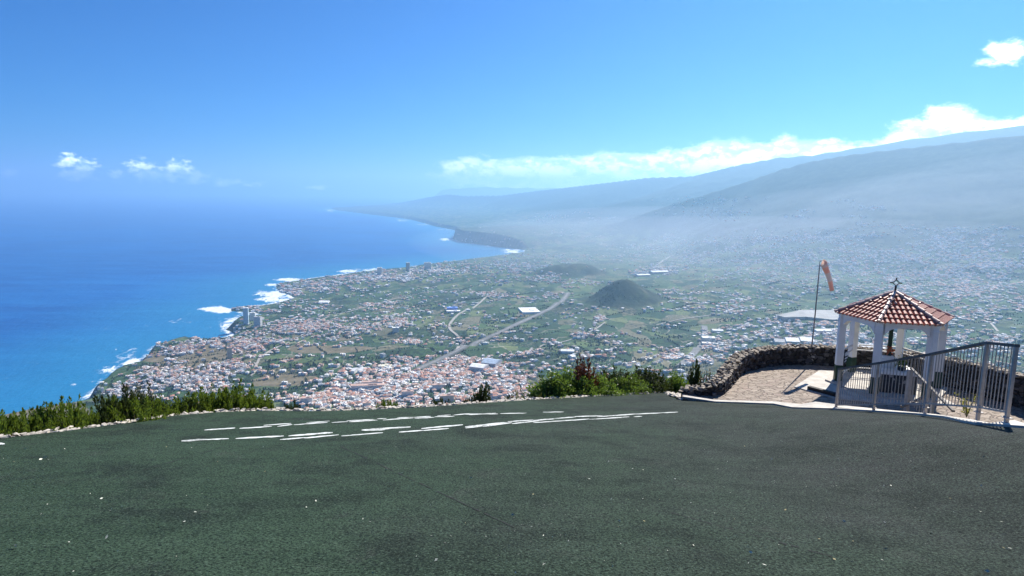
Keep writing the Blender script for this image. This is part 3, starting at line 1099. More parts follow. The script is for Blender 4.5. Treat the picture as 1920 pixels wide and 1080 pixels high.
tag(mb.build('stone_wall', [M_basalt, M_dark_gap, M_coping_lit]), 'low curved wall of rough dark stones round the paved terrace', 'wall')

# ------------------------------------------------------------------ gazebo
M_plaster = simple('white_plaster', (.86, .84, .79), 0.75, 0.06, 2.5, bump=0.15)
M_green = simple('dark_green_paint', (.010, .045, .026), 0.5, 0.2, 6.0)
M_iron = simple('black_iron', (.015, .016, .018), 0.5, 0.2, 10.0)
M_steel = simple('galvanised_rail', (.40, .36, .32), 0.6, 0.15, 9.0)
M_steel_dark = simple('grey_rail_paint', (.15, .135, .12), 0.75, 0.2, 9.0, spec=0.2)
M_pale_rail = simple('pale_painted_rail', (.62, .60, .56), 0.6, 0.15, 8.0)


def tile_material(name, lo, hi):
    m, t, b = new_mat(name)
    g = t.n('ShaderNodeNewGeometry').outputs['Random Per Island']
    co = t.n('ShaderNodeTexCoord').outputs['Object']
    c = t.mix(g, lo, hi)
    f = t.noise(co, 14.0, 5.0, 0.65)
    c = t.mix(t.smooth(f, .5, .8, 0, .25), c, (.40, .28, .22))
    t.link(c, b.inputs['Base Color'])
    b.inputs['Roughness'].default_value = 0.38
    b.inputs['Specular IOR Level'].default_value = 0.7
    return m


M_tile = tile_material('terracotta_tile', (.34, .060, .028), (.47, .125, .06))
M_tile_ridge = tile_material('ridge_tile', (.50, .30, .22), (.60, .40, .31))
M_tile_under = simple('roof_channel_tile', (.13, .030, .016), 0.9, 0.2, 6)

GC = at_y(1674, 591, 17.9)
GX, GY = float(GC[0]), float(GC[1])
EAVE = float(GC[2]) - Z_T
GA = [R(-13 + 60 * k) for k in range(6)]
GRAD, GRISE = 1.46, 0.64
gz0 = Z_T
gaz = empty('gazebo', (GX, GY, gz0))
tag(gaz, 'white six-sided gazebo with red tiled roof and black iron cross', 'gazebo')
# floor slab
mb = MB()
mb.prism([(1.62 * math.cos(a), 1.62 * math.sin(a)) for a in GA], -0.1, 0.07)
mb.prism([(-2.75, -.25), (-2.1, -1.25), (-.6, -1.75), (.9, -1.7), (1.0, 1.2), (-1.2, 1.5)], -0.1, 0.025)
mb.build('floor_slab', M_concrete, gaz)
# posts with green lower part, arched panels between
PR = 1.29
for a in GA:
    mb = MB()
    mb.box((PR * math.cos(a), PR * math.sin(a), (0.54 + EAVE - .05) / 2), (.18, .18, EAVE - .05 - 0.54), rz=a)
    mb.box((PR * math.cos(a), PR * math.sin(a), EAVE - .20), (.21, .21, .04), rz=a)
    post = mb.build('post', M_plaster, gaz)
    mb = MB()
    mb.box((PR * math.cos(a), PR * math.sin(a), (0.07 + 0.538) / 2), (.188, .188, 0.538 - 0.07), rz=a)
    mb.build('painted_base', M_green, post)
for k in range(6):
    a0, a1 = GA[k], GA[(k + 1) % 6]
    p0, p1 = Vector((PR * math.cos(a0), PR * math.sin(a0), 0)), Vector((PR * math.cos(a1), PR * math.sin(a1), 0))
    d = (p1 - p0)
    L = d.length
    d.normalize()
    n = Vector((d.y, -d.x, 0)) * 0.085
    mb = MB()
    N = 22
    vs, fs = [], []
    m0 = 0.10
    for i in range(N + 1):
        f = i / N
        t_ = 2 * f - 1
        lo = EAVE - 0.15 - 0.20 * abs(t_) ** 4.5
        q = p0 + d * (m0 + (L - 2 * m0) * f)
        vs += [(q + n) + Vector((0, 0, lo)), (q + n) + Vector((0, 0, EAVE - .02)), (q - n) + Vector((0, 0, EAVE - .02)), (q - n) + Vector((0, 0, lo))]
    for i in range(N):
        for j in range(4):
            fs.append((4 * i + j, 4 * i + (j + 1) % 4, 4 * i + 4 + (j + 1) % 4, 4 * i + 4 + j))
    fs += [(3, 2, 1, 0), (4 * N, 4 * N + 1, 4 * N + 2, 4 * N + 3)]
    mb.add(vs, fs)
    mb.build('arch_beam', M_plaster, gaz)
# roof: a solid pyramid underneath, barrel tiles laid on each face
mb = MB()
base = [(GRAD * math.cos(a), GRAD * math.sin(a), EAVE) for a in GA]
base2 = [(p[0], p[1], EAVE - .035) for p in base]
vs = base + base2 + [(0, 0, EAVE + GRISE - .03)]
mb.add(vs, [(k, (k + 1) % 6, 12) for k in range(6)] + [(6 + k, 6 + (k + 1) % 6, (k + 1) % 6, k) for k in range(6)] + [tuple(range(11, 5, -1))], 1)
ap_ = GRAD * math.cos(R(30))
half = GRAD * math.sin(R(30))
sl_len = math.hypot(ap_, GRISE)
for k in range(6):
    am = GA[k] + R(30)
    er = Vector((math.cos(am), math.sin(am), 0))
    et = Vector((-math.sin(am), math.cos(am), 0))
    dn_s = (er * ap_ - Vector((0, 0, GRISE))).normalized()      # down the slope
    nn = et.cross(dn_s).normalized()
    if nn.z < 0:
        nn = -nn
    apex = Vector((0, 0, EAVE + GRISE))
    ncol = 11
    sp = 2 * half / ncol
    course = 0.23
    for c in range(ncol):
        tt = -half + sp * (c + .5)
        s0 = sl_len * (abs(tt) / half) + 0.03      # the hip is met here
        s1 = sl_len + 0.05
        s_e = s1
        row = 0
        while s_e > s0 + 0.02:
            s_b = max(s0, s_e - course)
            r0, r1 = sp * .40, sp * .50
            vs = []
            M_ = 6
            for s_, r_, lift in ((s_b, r0, 0.0), (s_e, r1, 0.014)):
                for i in range(M_ + 1):
                    ph = math.pi * i / M_
                    q = apex + dn_s * s_ + et * (tt + math.cos(ph) * r_) + nn * (math.sin(ph) * r_ * .95 + lift - .004)
                    vs.append(q)
            for i in range(M_ + 1):       # lip of the tile
                ph = math.pi * i / M_
                vs.append(apex + dn_s * s_e + et * (tt + math.cos(ph) * r1 * .78) + nn * (math.sin(ph) * r1 * .72 + .010))
            fs = [(i, i + 1, M_ + 2 + i, M_ + 1 + i) for i in range(M_)] + [(M_ + 1 + i, M_ + 2 + i, 2 * M_ + 3 + i, 2 * M_ + 2 + i) for i in range(M_)]
            mb.add(vs, fs, 0)
            s_e -= course - 0.02
            row += 1
    for c in range(ncol + 1):     # channel tiles between
        tt = -half + sp * c
        s0 = sl_len * (abs(tt) / half) + 0.05
        if s0 > sl_len - .05:
            continue
        a_, b_ = apex + dn_s * s0 + nn * .012, apex + dn_s * (sl_len + .03) + nn * .012
        w = et * sp * .28
        mb.add([a_ - w, a_ + w, b_ + w, b_ - w], [(0, 1, 2, 3)], 2)
roof = mb.build('roof', [M_tile, M_plaster, M_tile_under], gaz)
for a in GA:
    mb = MB()
    A_, B_ = Vector((0, 0, EAVE + GRISE)), Vector((GRAD * 1.03 * math.cos(a), GRAD * 1.03 * math.sin(a), EAVE - .015))
    d = (B_ - A_)
    L = d.length
    d.normalize()
    side = d.cross(Vector((0, 0, 1))).normalized()
    upv = side.cross(d)
    s_ = 0.0
    while s_ < L - .02:
        e_ = min(L, s_ + .27)
        vs = []
        for q_, r_, lf in ((s_, .048, .0), (e_, .062, .012)):
            for i in range(8):
                ph = math.pi * (i / 7 * 1.2 - .1)
                vs.append(A_ + d * q_ + side * math.cos(ph) * r_ + upv * (math.sin(ph) * r_ + .03 + lf))
        mb.add(vs, [(i, i + 1, 9 + i, 8 + i) for i in range(7)] + [tuple(range(15, 7, -1))])
        s_ = e_ - .02
    mb.build('ridge_cap', M_tile_ridge, roof)
# iron cross on the top
mb = MB()
zt = EAVE + GRISE
mb.tube([(0, 0, zt - .05), (0, 0, zt + .04)], .06, 10)
mb.tube([(0, 0, zt), (0, 0, zt + .2)], .028, 8)
cz = zt + .29
for dx, dz in ((1, 0), (0, 1), (-1, 0), (0, -1)):
    ex, ez = -dz if False else dz, dx
    mb.tube([(dx * .085, 0, cz + dz * .085), (ez * 0 + (dz * .085), 0, cz + (dx * -.085 if True else 0))], .013, 6)
    mb.tube([(dx * .085, 0, cz + dz * .085), (dx * .125, 0, cz + dz * .125)], .018, 6)
    mb.tube([(dx * .125, 0, cz + dz * .125), (dx * .138, 0, cz + dz * .138), (dx * .150, 0, cz + dz * .150)], [.012, .026, .010], 8)
mb.tube([(0, 0, zt + .18), (0, 0, cz - .08)], .02, 6)
fin = mb.build('iron_cross', M_iron, gaz)
fin.rotation_euler = (0, 0, R(-28))
# rear railings between the back posts
for k in (0, 1, 2):
    a0, a1 = GA[k], GA[(k + 1) % 6]
    p0, p1 = Vector((PR * math.cos(a0), PR * math.sin(a0), 0)), Vector((PR * math.cos(a1), PR * math.sin(a1), 0))
    d = (p1 - p0).normalized()
    a_, b_ = p0 + d * .10, p1 - d * .10
    rr2 = empty('rear_railing', tuple(a_))
    rr2.parent = gaz
    for h in (0.92, 0.76, 0.20):
        mb = MB()
        mb.bar(Vector((0, 0, h)), (b_ - a_) + Vector((0, 0, h)), .035, .035)
        mb.build('rail', M_pale_rail if k else M_steel, rr2)
    if k == 0:
        for i in range(1, 10):
            q = (b_ - a_) * i / 10
            mb = MB()
            mb.tube([q + Vector((0, 0, .2)), q + Vector((0, 0, .92))], .009, 5)
            mb.build('baluster', M_steel, rr2)

# altar block under the gazebo
ALX = float(at_y(1676, 725, GY - .55)[0])
alt = empty('altar', (ALX, GY - .5, gz0 + 0.07), R(-14))
tag(alt, 'dark stone-fronted altar block with a white top under the gazebo', 'altar')


def altar_front():
    m, t, b = new_mat('dark_mosaic')
    co = t.n('ShaderNodeTexCoord').outputs['Object']
    vo = t.n('ShaderNodeTexVoronoi', ins={'Vector': co, 'Scale': 14.0})
    cs = t.n('ShaderNodeSeparateColor', ins={0: vo.outputs['Color']})
    c = t.ramp(cs.outputs[0], [(0, (.025, .027, .032)), (.6, (.045, .047, .055)), (.86, (.07, .07, .08)), (.9, (.30, .29, .28)), (1, (.4, .38, .36))], 'CONSTANT')
    t.link(c, b.inputs['Base Color'])
    b.inputs['Roughness'].default_value = .6
    return m


mb = MB()
mb.box((0, 0, .26), (.86, .90, .52))
mb.build('body', altar_front(), alt)
mb = MB()
mb.box((0, 0, .55), (.92, .96, .056))
mb.build('top_slab', M_plaster, alt)
mb = MB()
mb.box((-.16, .22, .72), (.42, .34, .28))
mb.build('raised_shelf', M_plaster, alt)

# green timber cross standing on the altar
CRX = float(at_y(1668, 650, GY - .1)[0])
crs = empty('timber_cross', (CRX, GY - .1, gz0 + .60), R(-22))
tag(crs, 'tall dark green timber cross standing on the altar under the gazebo', 'cross')
mb = MB()
mb.box((0, 0, .66), (.10, .08, 1.32))
mb.build('upright', M_green, crs)
mb = MB()
mb.box((0, -.075, 1.19), (1.05, .07, .085))
mb.build('crossbar', M_green, crs)

# ------------------------------------------------------------------ leaves
def leaf_material(name, lo, hi, trans=0.35, rough=0.6):
    m = bpy.data.materials.new(name)
    m.use_nodes = True
    t = NT(m.node_tree)
    b = m.node_tree.nodes['Principled BSDF']
    out = m.node_tree.nodes['Material Output']
    g = t.n('ShaderNodeNewGeometry').outputs['Random Per Island']
    oi = t.n('ShaderNodeObjectInfo').outputs['Random']
    co = t.n('ShaderNodeTexCoord').outputs['Object']
    f = t.noise(co, 4.5, 3.0, 0.6)
    k = t.math('ADD', t.math('MULTIPLY', g, .55), t.math('MULTIPLY', f, .55), clamp=True)
    c = t.mix(k, lo, hi)
    c = t.mix(t.math('MULTIPLY', oi, .25), c, (hi[0] * .7, hi[1] * .6, hi[2] * .6))
    t.link(c, b.inputs['Base Color'])
    b.inputs['Roughness'].default_value = rough
    b.inputs['Specular IOR Level'].default_value = 0.3
    tr = t.n('ShaderNodeBsdfTranslucent')
    t.link(t.mix(0.5, c, (hi[0] * 1.5, hi[1] * 1.4, hi[2] * .6)), tr.inputs['Color'])
    mx = t.n('ShaderNodeMixShader', ins={0: trans, 1: b.outputs[0], 2: tr.outputs[0]})
    t.link(mx.outputs[0], out.inputs['Surface'])
    return m


M_heath = leaf_material('heath_leaf', (.022, .050, .010), (.15, .22, .035), .4)
M_heath_dark = leaf_material('dark_heath_leaf', (.018, .034, .012), (.060, .085, .024), .25)
M_laurel = leaf_material('bright_laurel_leaf', (.045, .10, .020), (.16, .25, .055), .4, .4)
M_redleaf = leaf_material('red_leaf', (.035, .016, .012), (.14, .05, .035), .3)
M_brownleaf = leaf_material('brownish_leaf', (.035, .035, .020), (.10, .085, .045), .25)
M_grass = leaf_material('dry_grass_blade', (.055, .075, .018), (.19, .20, .06), .35)
M_bark = simple('bark', (.10, .075, .055), 0.95, 0.3, 12.0)
M_barkpale = simple('pale_bark', (.30, .26, .22), 0.95, 0.3, 12.0)


def leaf(mb, p, d, L, w, mi=0):
    d = d.normalized()
    s = d.cross(Vector((random.uniform(-1, 1), random.uniform(-1, 1), random.uniform(-1, 1)))).normalized() * (w / 2)
    mb.add([p, p + d * (L * .5) + s, p + d * L, p + d * (L * .5) - s], [(0, 1, 2, 3)], mi)


def heath(seed, n_sprig, wd=.5, L=.055, w=.020, up=1.0, per=60, lean=.35):
    """unit-high upright bush made of bottle-brush plumes; returns (foliage, stems)"""
    random.seed(seed)
    fo, st = MB(), MB()
    for k in range(n_sprig):
        a = random.uniform(0, 6.283)
        r = math.sqrt(random.random()) * wd
        tall = k % 9 == 0
        tip_h = (0.96 - 0.40 * (r / wd) ** 2) * (random.uniform(.85, 1.06) if tall else random.uniform(.30, .90))
        tip = Vector((r * math.cos(a), r * math.sin(a), tip_h))
        base = Vector((tip.x * .45, tip.y * .45, random.uniform(0, .08)))
        mid = (base + tip) / 2 + Vector((tip.x * .15, tip.y * .15, -.03))
        if k % 4 == 0:
            st.tube([base, mid, base + (tip - base) * .92], [.014, .010, .004], 5)
        axis = (tip - mid).normalized()
        plume = random.uniform(.20, .36)
        fat = random.uniform(.030, .052)
        for i in range(per):
            f = random.random()
            rad = fat * (math.sin(math.pi * min(1, f * .85 + .12)) ** .7)
            q = tip - axis * (plume * (1 - f))
            an = random.uniform(0, 6.283)
            o = Vector((math.cos(an), math.sin(an), 0)) * rad * random.uniform(.2, 1.0)
            d = o * 12 + axis * random.uniform(.5, 1.2) * up
            leaf(fo, q + o, d, L * random.uniform(.7, 1.3), w)
    return fo, st


def broad(seed, n_clump, wd=.5, L=.06, w=.034, per=60, spread=.07):
    random.seed(seed)
    fo, st = MB(), MB()
    lobes = [(random.uniform(0, 6.283), random.uniform(.65, 1.12)) for _ in range(7)]
    for k in range(8):      # leaders that stick out of the crown
        a = random.uniform(0, 6.283)
        r = math.sqrt(random.random()) * wd * .8
        tip = Vector((r * math.cos(a), r * math.sin(a), random.uniform(.85, 1.16) * (1 - .35 * (r / wd) ** 2)))
        b0 = Vector((tip.x * .5, tip.y * .5, .35))
        st.tube([b0, (b0 + tip) / 2, tip], [.010, .007, .003], 5)
        for i in range(46):
            q = b0.lerp(tip, random.uniform(.3, 1.0))
            leaf(fo, q, Vector((random.gauss(0, 1), random.gauss(0, 1), random.uniform(.1, 1.4))), L * random.uniform(.7, 1.2), w)
    for k in range(n_clump):
        a = random.uniform(0, 6.283)
        r = math.sqrt(random.random()) * wd
        lob = min(lobes, key=lambda q_: abs(math.sin((q_[0] - a) / 2)))[1]
        h = (0.92 - 0.4 * (r / wd) ** 2) * lob * random.uniform(.12, 1.0)
        c = Vector((r * math.cos(a), r * math.sin(a), h))
        if k % 3 == 0:
            st.tube([Vector((c.x * .2, c.y * .2, 0)), Vector((c.x * .6, c.y * .6, h * .55)), c], [.016, .011, .004], 5)
        s = spread * random.uniform(.6, 1.3)
        for i in range(per):
            o = Vector((random.gauss(0, s), random.gauss(0, s), random.gauss(0, s * .8)))
            d = o + Vector((random.gauss(0, .04), random.gauss(0, .04), random.uniform(-.02, .08)))
            leaf(fo, c + o, d, L * random.uniform(.6, 1.3), w * random.uniform(.7, 1.2))
    return fo, st


protos = {}


def proto(key, maker, mat, bark=None):
    fo, st = maker
    a = fo.build('foliage', mat)
    b = st.build('stem', bark or M_bark)
    protos[key] = (a.data, b.data)
    bpy.data.objects.remove(a)
    bpy.data.objects.remove(b)


proto('heath1', heath(21, 190, .62), M_heath)
proto('heath2', heath(22, 170, .55), M_heath)
proto('heath3', heath(23, 160, .48, up=1.3), M_heath)
proto('dark1', heath(24, 170, .52), M_heath_dark)
proto('slim', heath(25, 90, .26, up=1.4), M_heath_dark)
proto('slimgreen', broad(26, 100, .36, L=.08, w=.035, per=60), M_laurel)
proto('laurel1', broad(27, 170, .68, per=75), M_laurel)
proto('laurel2', broad(28, 150, .6, per=70, L=.075, w=.04), M_laurel)
proto('red', broad(29, 120, .45, L=.07, w=.036, per=60), M_redleaf)
proto('darkbroad', broad(30, 160, .6, L=.07, w=.034, per=70), M_heath_dark)
proto('brown', heath(31, 120, .7, L=.06, w=.016, up=.8, per=40), M_brownleaf, M_barkpale)
proto('tuft', heath(32, 120, .95, L=.16, w=.012, up=2.2, per=16), M_grass)


def shrub(kind, px, py_base, py_top, width_px, name, label, cat, off=0.55, group=None, rz=None):
    """plant rooted on the bank just beyond the turf edge; its top reaches py_top in the photograph"""
    i = int(np.argmin(np.abs(np.array([e[0] for e in edge_px]) - px)))
    xs = [e[0] for e in edge_px[:i_corner + 1]]
    ex = np.interp(px, xs, edge[:i_corner + 1, 0])
    ey = np.interp(px, xs, edge[:i_corner + 1, 1])
    v = ray(px, py_base)
    r = math.hypot(ex, ey)
    k = (r + off) / r
    Y = ey * k
    x, y = v[0] * Y, Y
    z = min(float(ground_z(x, y)), CAM[2] + v[2] * Y) - .12
    top = CAM[2] + ray(px, py_top)[2] * Y
    h = top - z
    wv = width_px / F_PX * Y
    t = empty(name, (x, y, z), random.uniform(0, 6.28) if rz is None else rz)
    tag(t, label, cat, group)
    fo, st = protos[kind]
    xs_ = sorted(abs(v_.co.x) for v_ in fo.vertices)
    wd = xs_[int(len(xs_) * .93)]
    sx = wv / (2 * wd)
    for nm, me in (('foliage', fo), ('stem', st)):
        o = bpy.data.objects.new(nm, me)
        COL.objects.link(o)
        o.parent = t
        o.scale = (sx, sx, h)
    return t


HG = 'heath bushes growing beyond the left edge of the turf'
random.seed(77)
for kind, px, pb, pt, w, lab, off in [
    ('heath1', -40, 822, 752, 110, 'heath bush cut by the left edge of the photo', .7),
    ('heath2', 14, 815, 766, 75, 'low olive heath bush at the far left, in front of the sea', .45),
    ('heath1', 62, 812, 750, 95, 'olive green heath bush second from the left', .6),
    ('heath3', 112, 806, 741, 90, 'olive green heath bush with an upright top against the sea', .6),
    ('heath3', 148, 802, 742, 55, 'narrow heath bush just left of the gap showing bare land', .7),
    ('dark1', 182, 800, 768, 60, 'low dark heath bush in the gap between two taller clumps', .5),
    ('dark1', 222, 796, 712, 80, 'tallest dark heath bush with a pointed top against the coast', .9),
    ('heath1', 246, 792, 733, 105, 'broad yellow-green heath bush left of the middle of the hedge', .5),
    ('darkbroad', 268, 790, 727, 60, 'dark leafy bush showing behind the broad yellow-green heath', 1.1),
    ('heath2', 300, 787, 738, 80, 'loose heath bush with thin top in front of the coast houses', .6),
    ('dark1', 338, 780, 742, 70, 'dark heath bush at the dip in the hedge', .5),
    ('heath3', 368, 776, 724, 80, 'upright heath bush just left of the tallest sprig on the turf corner', .6),
    ('heath2', 404, 775, 720, 90, 'dense upright heath bush near the corner of the turf', .6),
    ('heath3', 440, 774, 712, 85, 'heath bush with the tallest sprig near the corner of the turf', .7),
    ('heath3', 475, 772, 722, 60, 'heath bush at the right end of the long hedge', .6),
    ('heath2', 500, 771, 748, 32, 'small tapering heath bush ending the long hedge', .5),
    ('dark1', 547, 770, 743, 30, 'small lone dark bush on the turf edge right of the hedge', .5),
    ('heath1', 724, 768, 741, 42, 'small rounded yellow-green bush alone on the turf edge', .5),
    ('dark1', 826, 762, 739, 38, 'small low dark bush alone on the turf edge', .5),
    ('dark1', 880, 758, 735, 24, 'small dark bush beside the slim pointed one', .5),
    ('slim', 905, 757, 714, 30, 'slim pointed dark bush standing above the turf edge', .5),
    ('dark1', 958, 752, 738, 34, 'tiny low bush beside the yellow grass on the turf edge', .5)]:
    shrub(kind, px, pb, pt, w, 'heath_bush', lab, 'bush', off, HG if px < 520 else 'small bushes along the middle of the turf edge')
for kind, px, pb, pt, w, nm, lab, cat, off in [
    ('slimgreen', 1030, 747, 699, 62, 'green_shrub', 'upright mid green shrub left of the red-leaved one', 'shrub', .7),
    ('slimgreen', 1064, 745, 692, 42, 'green_shrub', 'narrow light green shrub right beside the red-leaved one', 'shrub', .8),
    ('red', 1096, 745, 665, 46, 'red_leaved_shrub', 'tall shrub with dark red leaves above the green ones', 'shrub', 1.0),
    ('laurel2', 1100, 743, 708, 60, 'green_shrub', 'bright green shrub at the foot of the red-leaved one', 'shrub', .5),
    ('laurel1', 1130, 742, 704, 80, 'laurel_shrub', 'broad bright green shrub in the middle of the right group', 'shrub', .6),
    ('darkbroad', 1150, 742, 690, 90, 'dark_shrub', 'dark leafy shrub rising behind the bright green ones', 'shrub', 1.3),
    ('laurel1', 1178, 741, 702, 76, 'laurel_shrub', 'bright yellow-green shrub left of the dark rounded one', 'shrub', .6),
    ('darkbroad', 1196, 741, 688, 76, 'dark_shrub', 'dark green shrub with pale leaf tips behind the yellow-green one', 'shrub', 1.2),
    ('dark1', 1232, 738, 692, 54, 'dark_shrub', 'dark rounded shrub near the right corner of the turf', 'shrub', .7),
    ('laurel2', 1262, 738, 700, 54, 'green_shrub', 'loose leafy shrub beside the start of the stone wall', 'shrub', 1.2),
    ('darkbroad', 1080, 744, 712, 60, 'dark_shrub', 'low dark shrub filling the gap under the red-leaved one', 'shrub', .9),
    ('darkbroad', 1214, 740, 694, 80, 'dark_shrub', 'dark leafy shrub between the yellow-green one and the dark rounded one', 'shrub', 1.0),
    ('red', 1130, 742, 696, 24, 'red_leaved_shrub', 'small dark red shrub right of the tall red-leaved one', 'shrub', 1.3),
    ('slim', 1303, 722, 667, 24, 'slender_tree', 'slender dark sapling rising behind the low end of the stone wall', 'sapling', 2.2),
    ('brown', 1322, 722, 684, 60, 'brown_shrub', 'sparse brownish shrub with a pale stem behind the stone wall', 'shrub', 2.4),
    ('tuft', 1000, 751, 733, 110, 'grass_tuft', 'low clump of yellow-green grass on the turf edge', 'grass clump', .5),
    ('tuft', 1285, 738, 716, 70, 'grass_tuft', 'brownish grass clump behind the low end of the stone wall', 'grass clump', 1.8)]:
    shrub(kind, px, pb, pt, w, nm, lab, cat, off)

# plants and flowers on the altar
pl = empty('potted_plant', (ALX + .10, GY - .66, gz0 + .648))
tag(pl, 'flowering plant with pale yellow blooms on the altar top', 'plant')
mb = MB()
mb.tube([(0, 0, 0), (0, 0, .10)], [.09, .11], 10)
mb.build('pot', M_basalt, pl)
random.seed(91)
fo = MB()
for k in range(360):
    c = Vector((random.gauss(0, .07), random.gauss(0, .07), .10 + abs(random.gauss(.10, .09))))
    leaf(fo, c, Vector((random.gauss(0, 1), random.gauss(0, 1), random.uniform(0, 1))), .05, .022)
fo.build('foliage', M_heath, pl)
M_yellow = simple('pale_yellow_petal', (.62, .52, .22), 0.7, 0.2, 20)
M_orange = simple('orange_red_petal', (.42, .10, .03), 0.7, 0.3, 20)
for k in range(26):
    fl = MB()
    rock(fl, (0, 0, 0), (.04, .04, .03))
    fl.build('blossom', M_yellow, pl, loc=(random.gauss(0, .08), random.gauss(0, .08), .14 + abs(random.gauss(.10, .09))))
random.seed(92)
w_ = empty('flower_bunch', (CRX, GY - .1, gz0 + .60))
tag(w_, 'bunch of orange-red flowers tied low on the green timber cross', 'flowers')
for k in range(26):
    a = random.uniform(0, 6.28)
    wr = MB()
    rock(wr, (0, 0, 0), (.075, .06, .06))
    wr.build('blossom', M_orange, w_, loc=(.09 * math.cos(a), -.08 + .05 * math.sin(a), .48 + random.gauss(0, .05)))

# black staff with striped pennant at the rear left post
pk = at_y(1582, 684, 17.6)
st_h = at_y(1582, 655, 17.6)[2]
pn = empty('pennant', (pk[0], pk[1], Z_T))
tag(pn, 'thin black staff with a small black and white striped pennant by the left posts', 'pennant')
mb = MB()
mb.tube([(0, 0, 0), (0, 0, st_h - Z_T)], .014, 6)
mb.build('staff', M_iron, pn)
mb = MB()
for k in range(6):
    z0_, z1_ = st_h - Z_T - .16 - .045 * k, st_h - Z_T - .16 - .045 * (k + 1)
    o0, o1 = .10 - .03 * k * .5 + (.02 if k % 2 else 0), .10 - .03 * (k + 1) * .5 + (0 if k % 2 else .02)
    mb.add([(.012, -.006, z0_), (.012 + o0, -.012, z0_ + .05), (.012 + o1, -.012, z1_ + .05), (.012, -.006, z1_),
            (.012, .006, z0_), (.012 + o0, .0, z0_ + .05), (.012 + o1, .0, z1_ + .05), (.012, .006, z1_)],
           [(0, 1, 2, 3), (7, 6, 5, 4), (1, 5, 6, 2), (0, 4, 5, 1), (3, 2, 6, 7), (0, 3, 7, 4)], k % 2)
mb.build('cloth', [M_plaster, M_iron], pn)

# solid black bar modelled where a shadow falls on the paving
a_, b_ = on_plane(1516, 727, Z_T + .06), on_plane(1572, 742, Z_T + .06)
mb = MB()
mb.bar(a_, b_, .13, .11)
tag(mb.build('shadow_bar', simple('shadow_black', (.020, .018, .017), .8, .3, 8)), 'black bar standing in for a shadow on the paving left of the railing', 'shadow')

# ------------------------------------------------------------------ railing along the turf edge
P0, P1, P2, P3, P4 = [at_y(*p) for p in ((1567, 769, 15.2), (1638, 769, 13.7), (1735, 768, 12.2), (1834, 778, 9.9), (1887, 789, 8.95))]
T0, T1, T2, T3, T4 = [at_y(*p) for p in ((1573, 692, 15.2), (1645, 681, 13.7), (1741, 664, 12.2), (1843, 643, 9.9), (1901, 648, 8.95))]
rail = empty('metal_railing', tuple(P0))
tag(rail, 'long grey metal railing with thin upright bars along the turf edge', 'railing')
L0 = Vector(P0)
posts = []
for p, t_ in ((P0, T0), (P1, T1), (P2, T2), (P3, T3), (P4, T4)):
    mb = MB()
    mb.box((p[0] - L0.x, p[1] - L0.y, (p[2] - .1 + t_[2]) / 2 - L0.z), (.047, .047, t_[2] - p[2] + .1 - .02), rz=R(-8))
    mb.box((p[0] - L0.x, p[1] - L0.y, p[2] + .05 - L0.z), (.10, .10, .012))
    mb.build('post', M_steel, rail)
mb = MB()
tops = [Vector((p[0], p[1], t_[2])) - L0 for p, t_ in ((P0, T0), (P1, T1), (P2, T2), (P3, T3), (P4, T4))]
for a_, b_ in zip(tops[:-1], tops[1:]):
    d = (b_ - a_).normalized()
    mb.bar(a_ - d * .03, b_ + d * .035, .062, .044)
mb.build('top_rail', M_steel_dark, rail)
bots = [Vector((p[0], p[1], p[2] + .13)) - L0 for p in (P0, P1, P2, P3, P4)]
mb = MB()
for a_, b_ in zip(bots[:-1], bots[1:]):
    mb.bar(a_, b_, .03, .03)
mb.build('bottom_rail', M_steel, rail)
unit = MB()
unit.tube([(0, 0, 0), (0, 0, 1)], .0085, 6, cap=False)
bal0 = unit.build('baluster', M_steel, rail)
first = True
for (a_, b_, c_, d_), n in zip([(bots[k], bots[k + 1], tops[k], tops[k + 1]) for k in range(4)], (17, 15, 17, 8)):
    for i in range(1, n):
        f = i / n
        q, q2 = a_.lerp(b_, f), c_.lerp(d_, f)
        o = bal0 if first else bal0.copy()
        if not first:
            COL.objects.link(o)
            o.parent = rail
        first = False
        o.location = q
        o.scale = (1, 1, q2.z - q.z - .02)

# stair handrail going down to the terrace behind it
A_, B_ = Vector(at_y(1708, 690, 15.2)), Vector(at_y(1788, 771, 12.0))
hr = empty('stair_handrail', (A_.x, A_.y, Z_T))
tag(hr, 'short sloping handrail of the steps behind the long railing', 'handrail')
H0 = Vector((A_.x, A_.y, Z_T))
mb = MB()
mb.bar(A_ - H0, B_ - H0, .05, .04)
mb.build('top_rail', M_steel_dark, hr)
mb = MB()
mb.box((0, 0, (A_.z - Z_T) / 2 - .02), (.09, .09, A_.z - Z_T - .04))
mb.build('post', M_steel, hr)
m_ = A_.lerp(B_, .60) - H0
mb = MB()
mb.box((m_.x, m_.y, m_.z - .45), (.06, .06, .88))
mb.build('post', M_steel, hr)
lo_a, lo_b = Vector(at_y(1690, 763, 14.6)) - H0, Vector(at_y(1740, 741, 15.6)) - H0
mb = MB()
mb.bar(lo_a, lo_b, .05, .05)
mb.build('lower_rail', M_steel_dark, hr)
for i in range(1, 9):
    f = i / 9
    q = A_.lerp(B_, f * .58) - H0
    mb = MB()
    mb.tube([(q.x, q.y, q.z - .02), (q.x, q.y, q.z - .80)], .009, 6)
    mb.build('baluster', M_steel, hr)

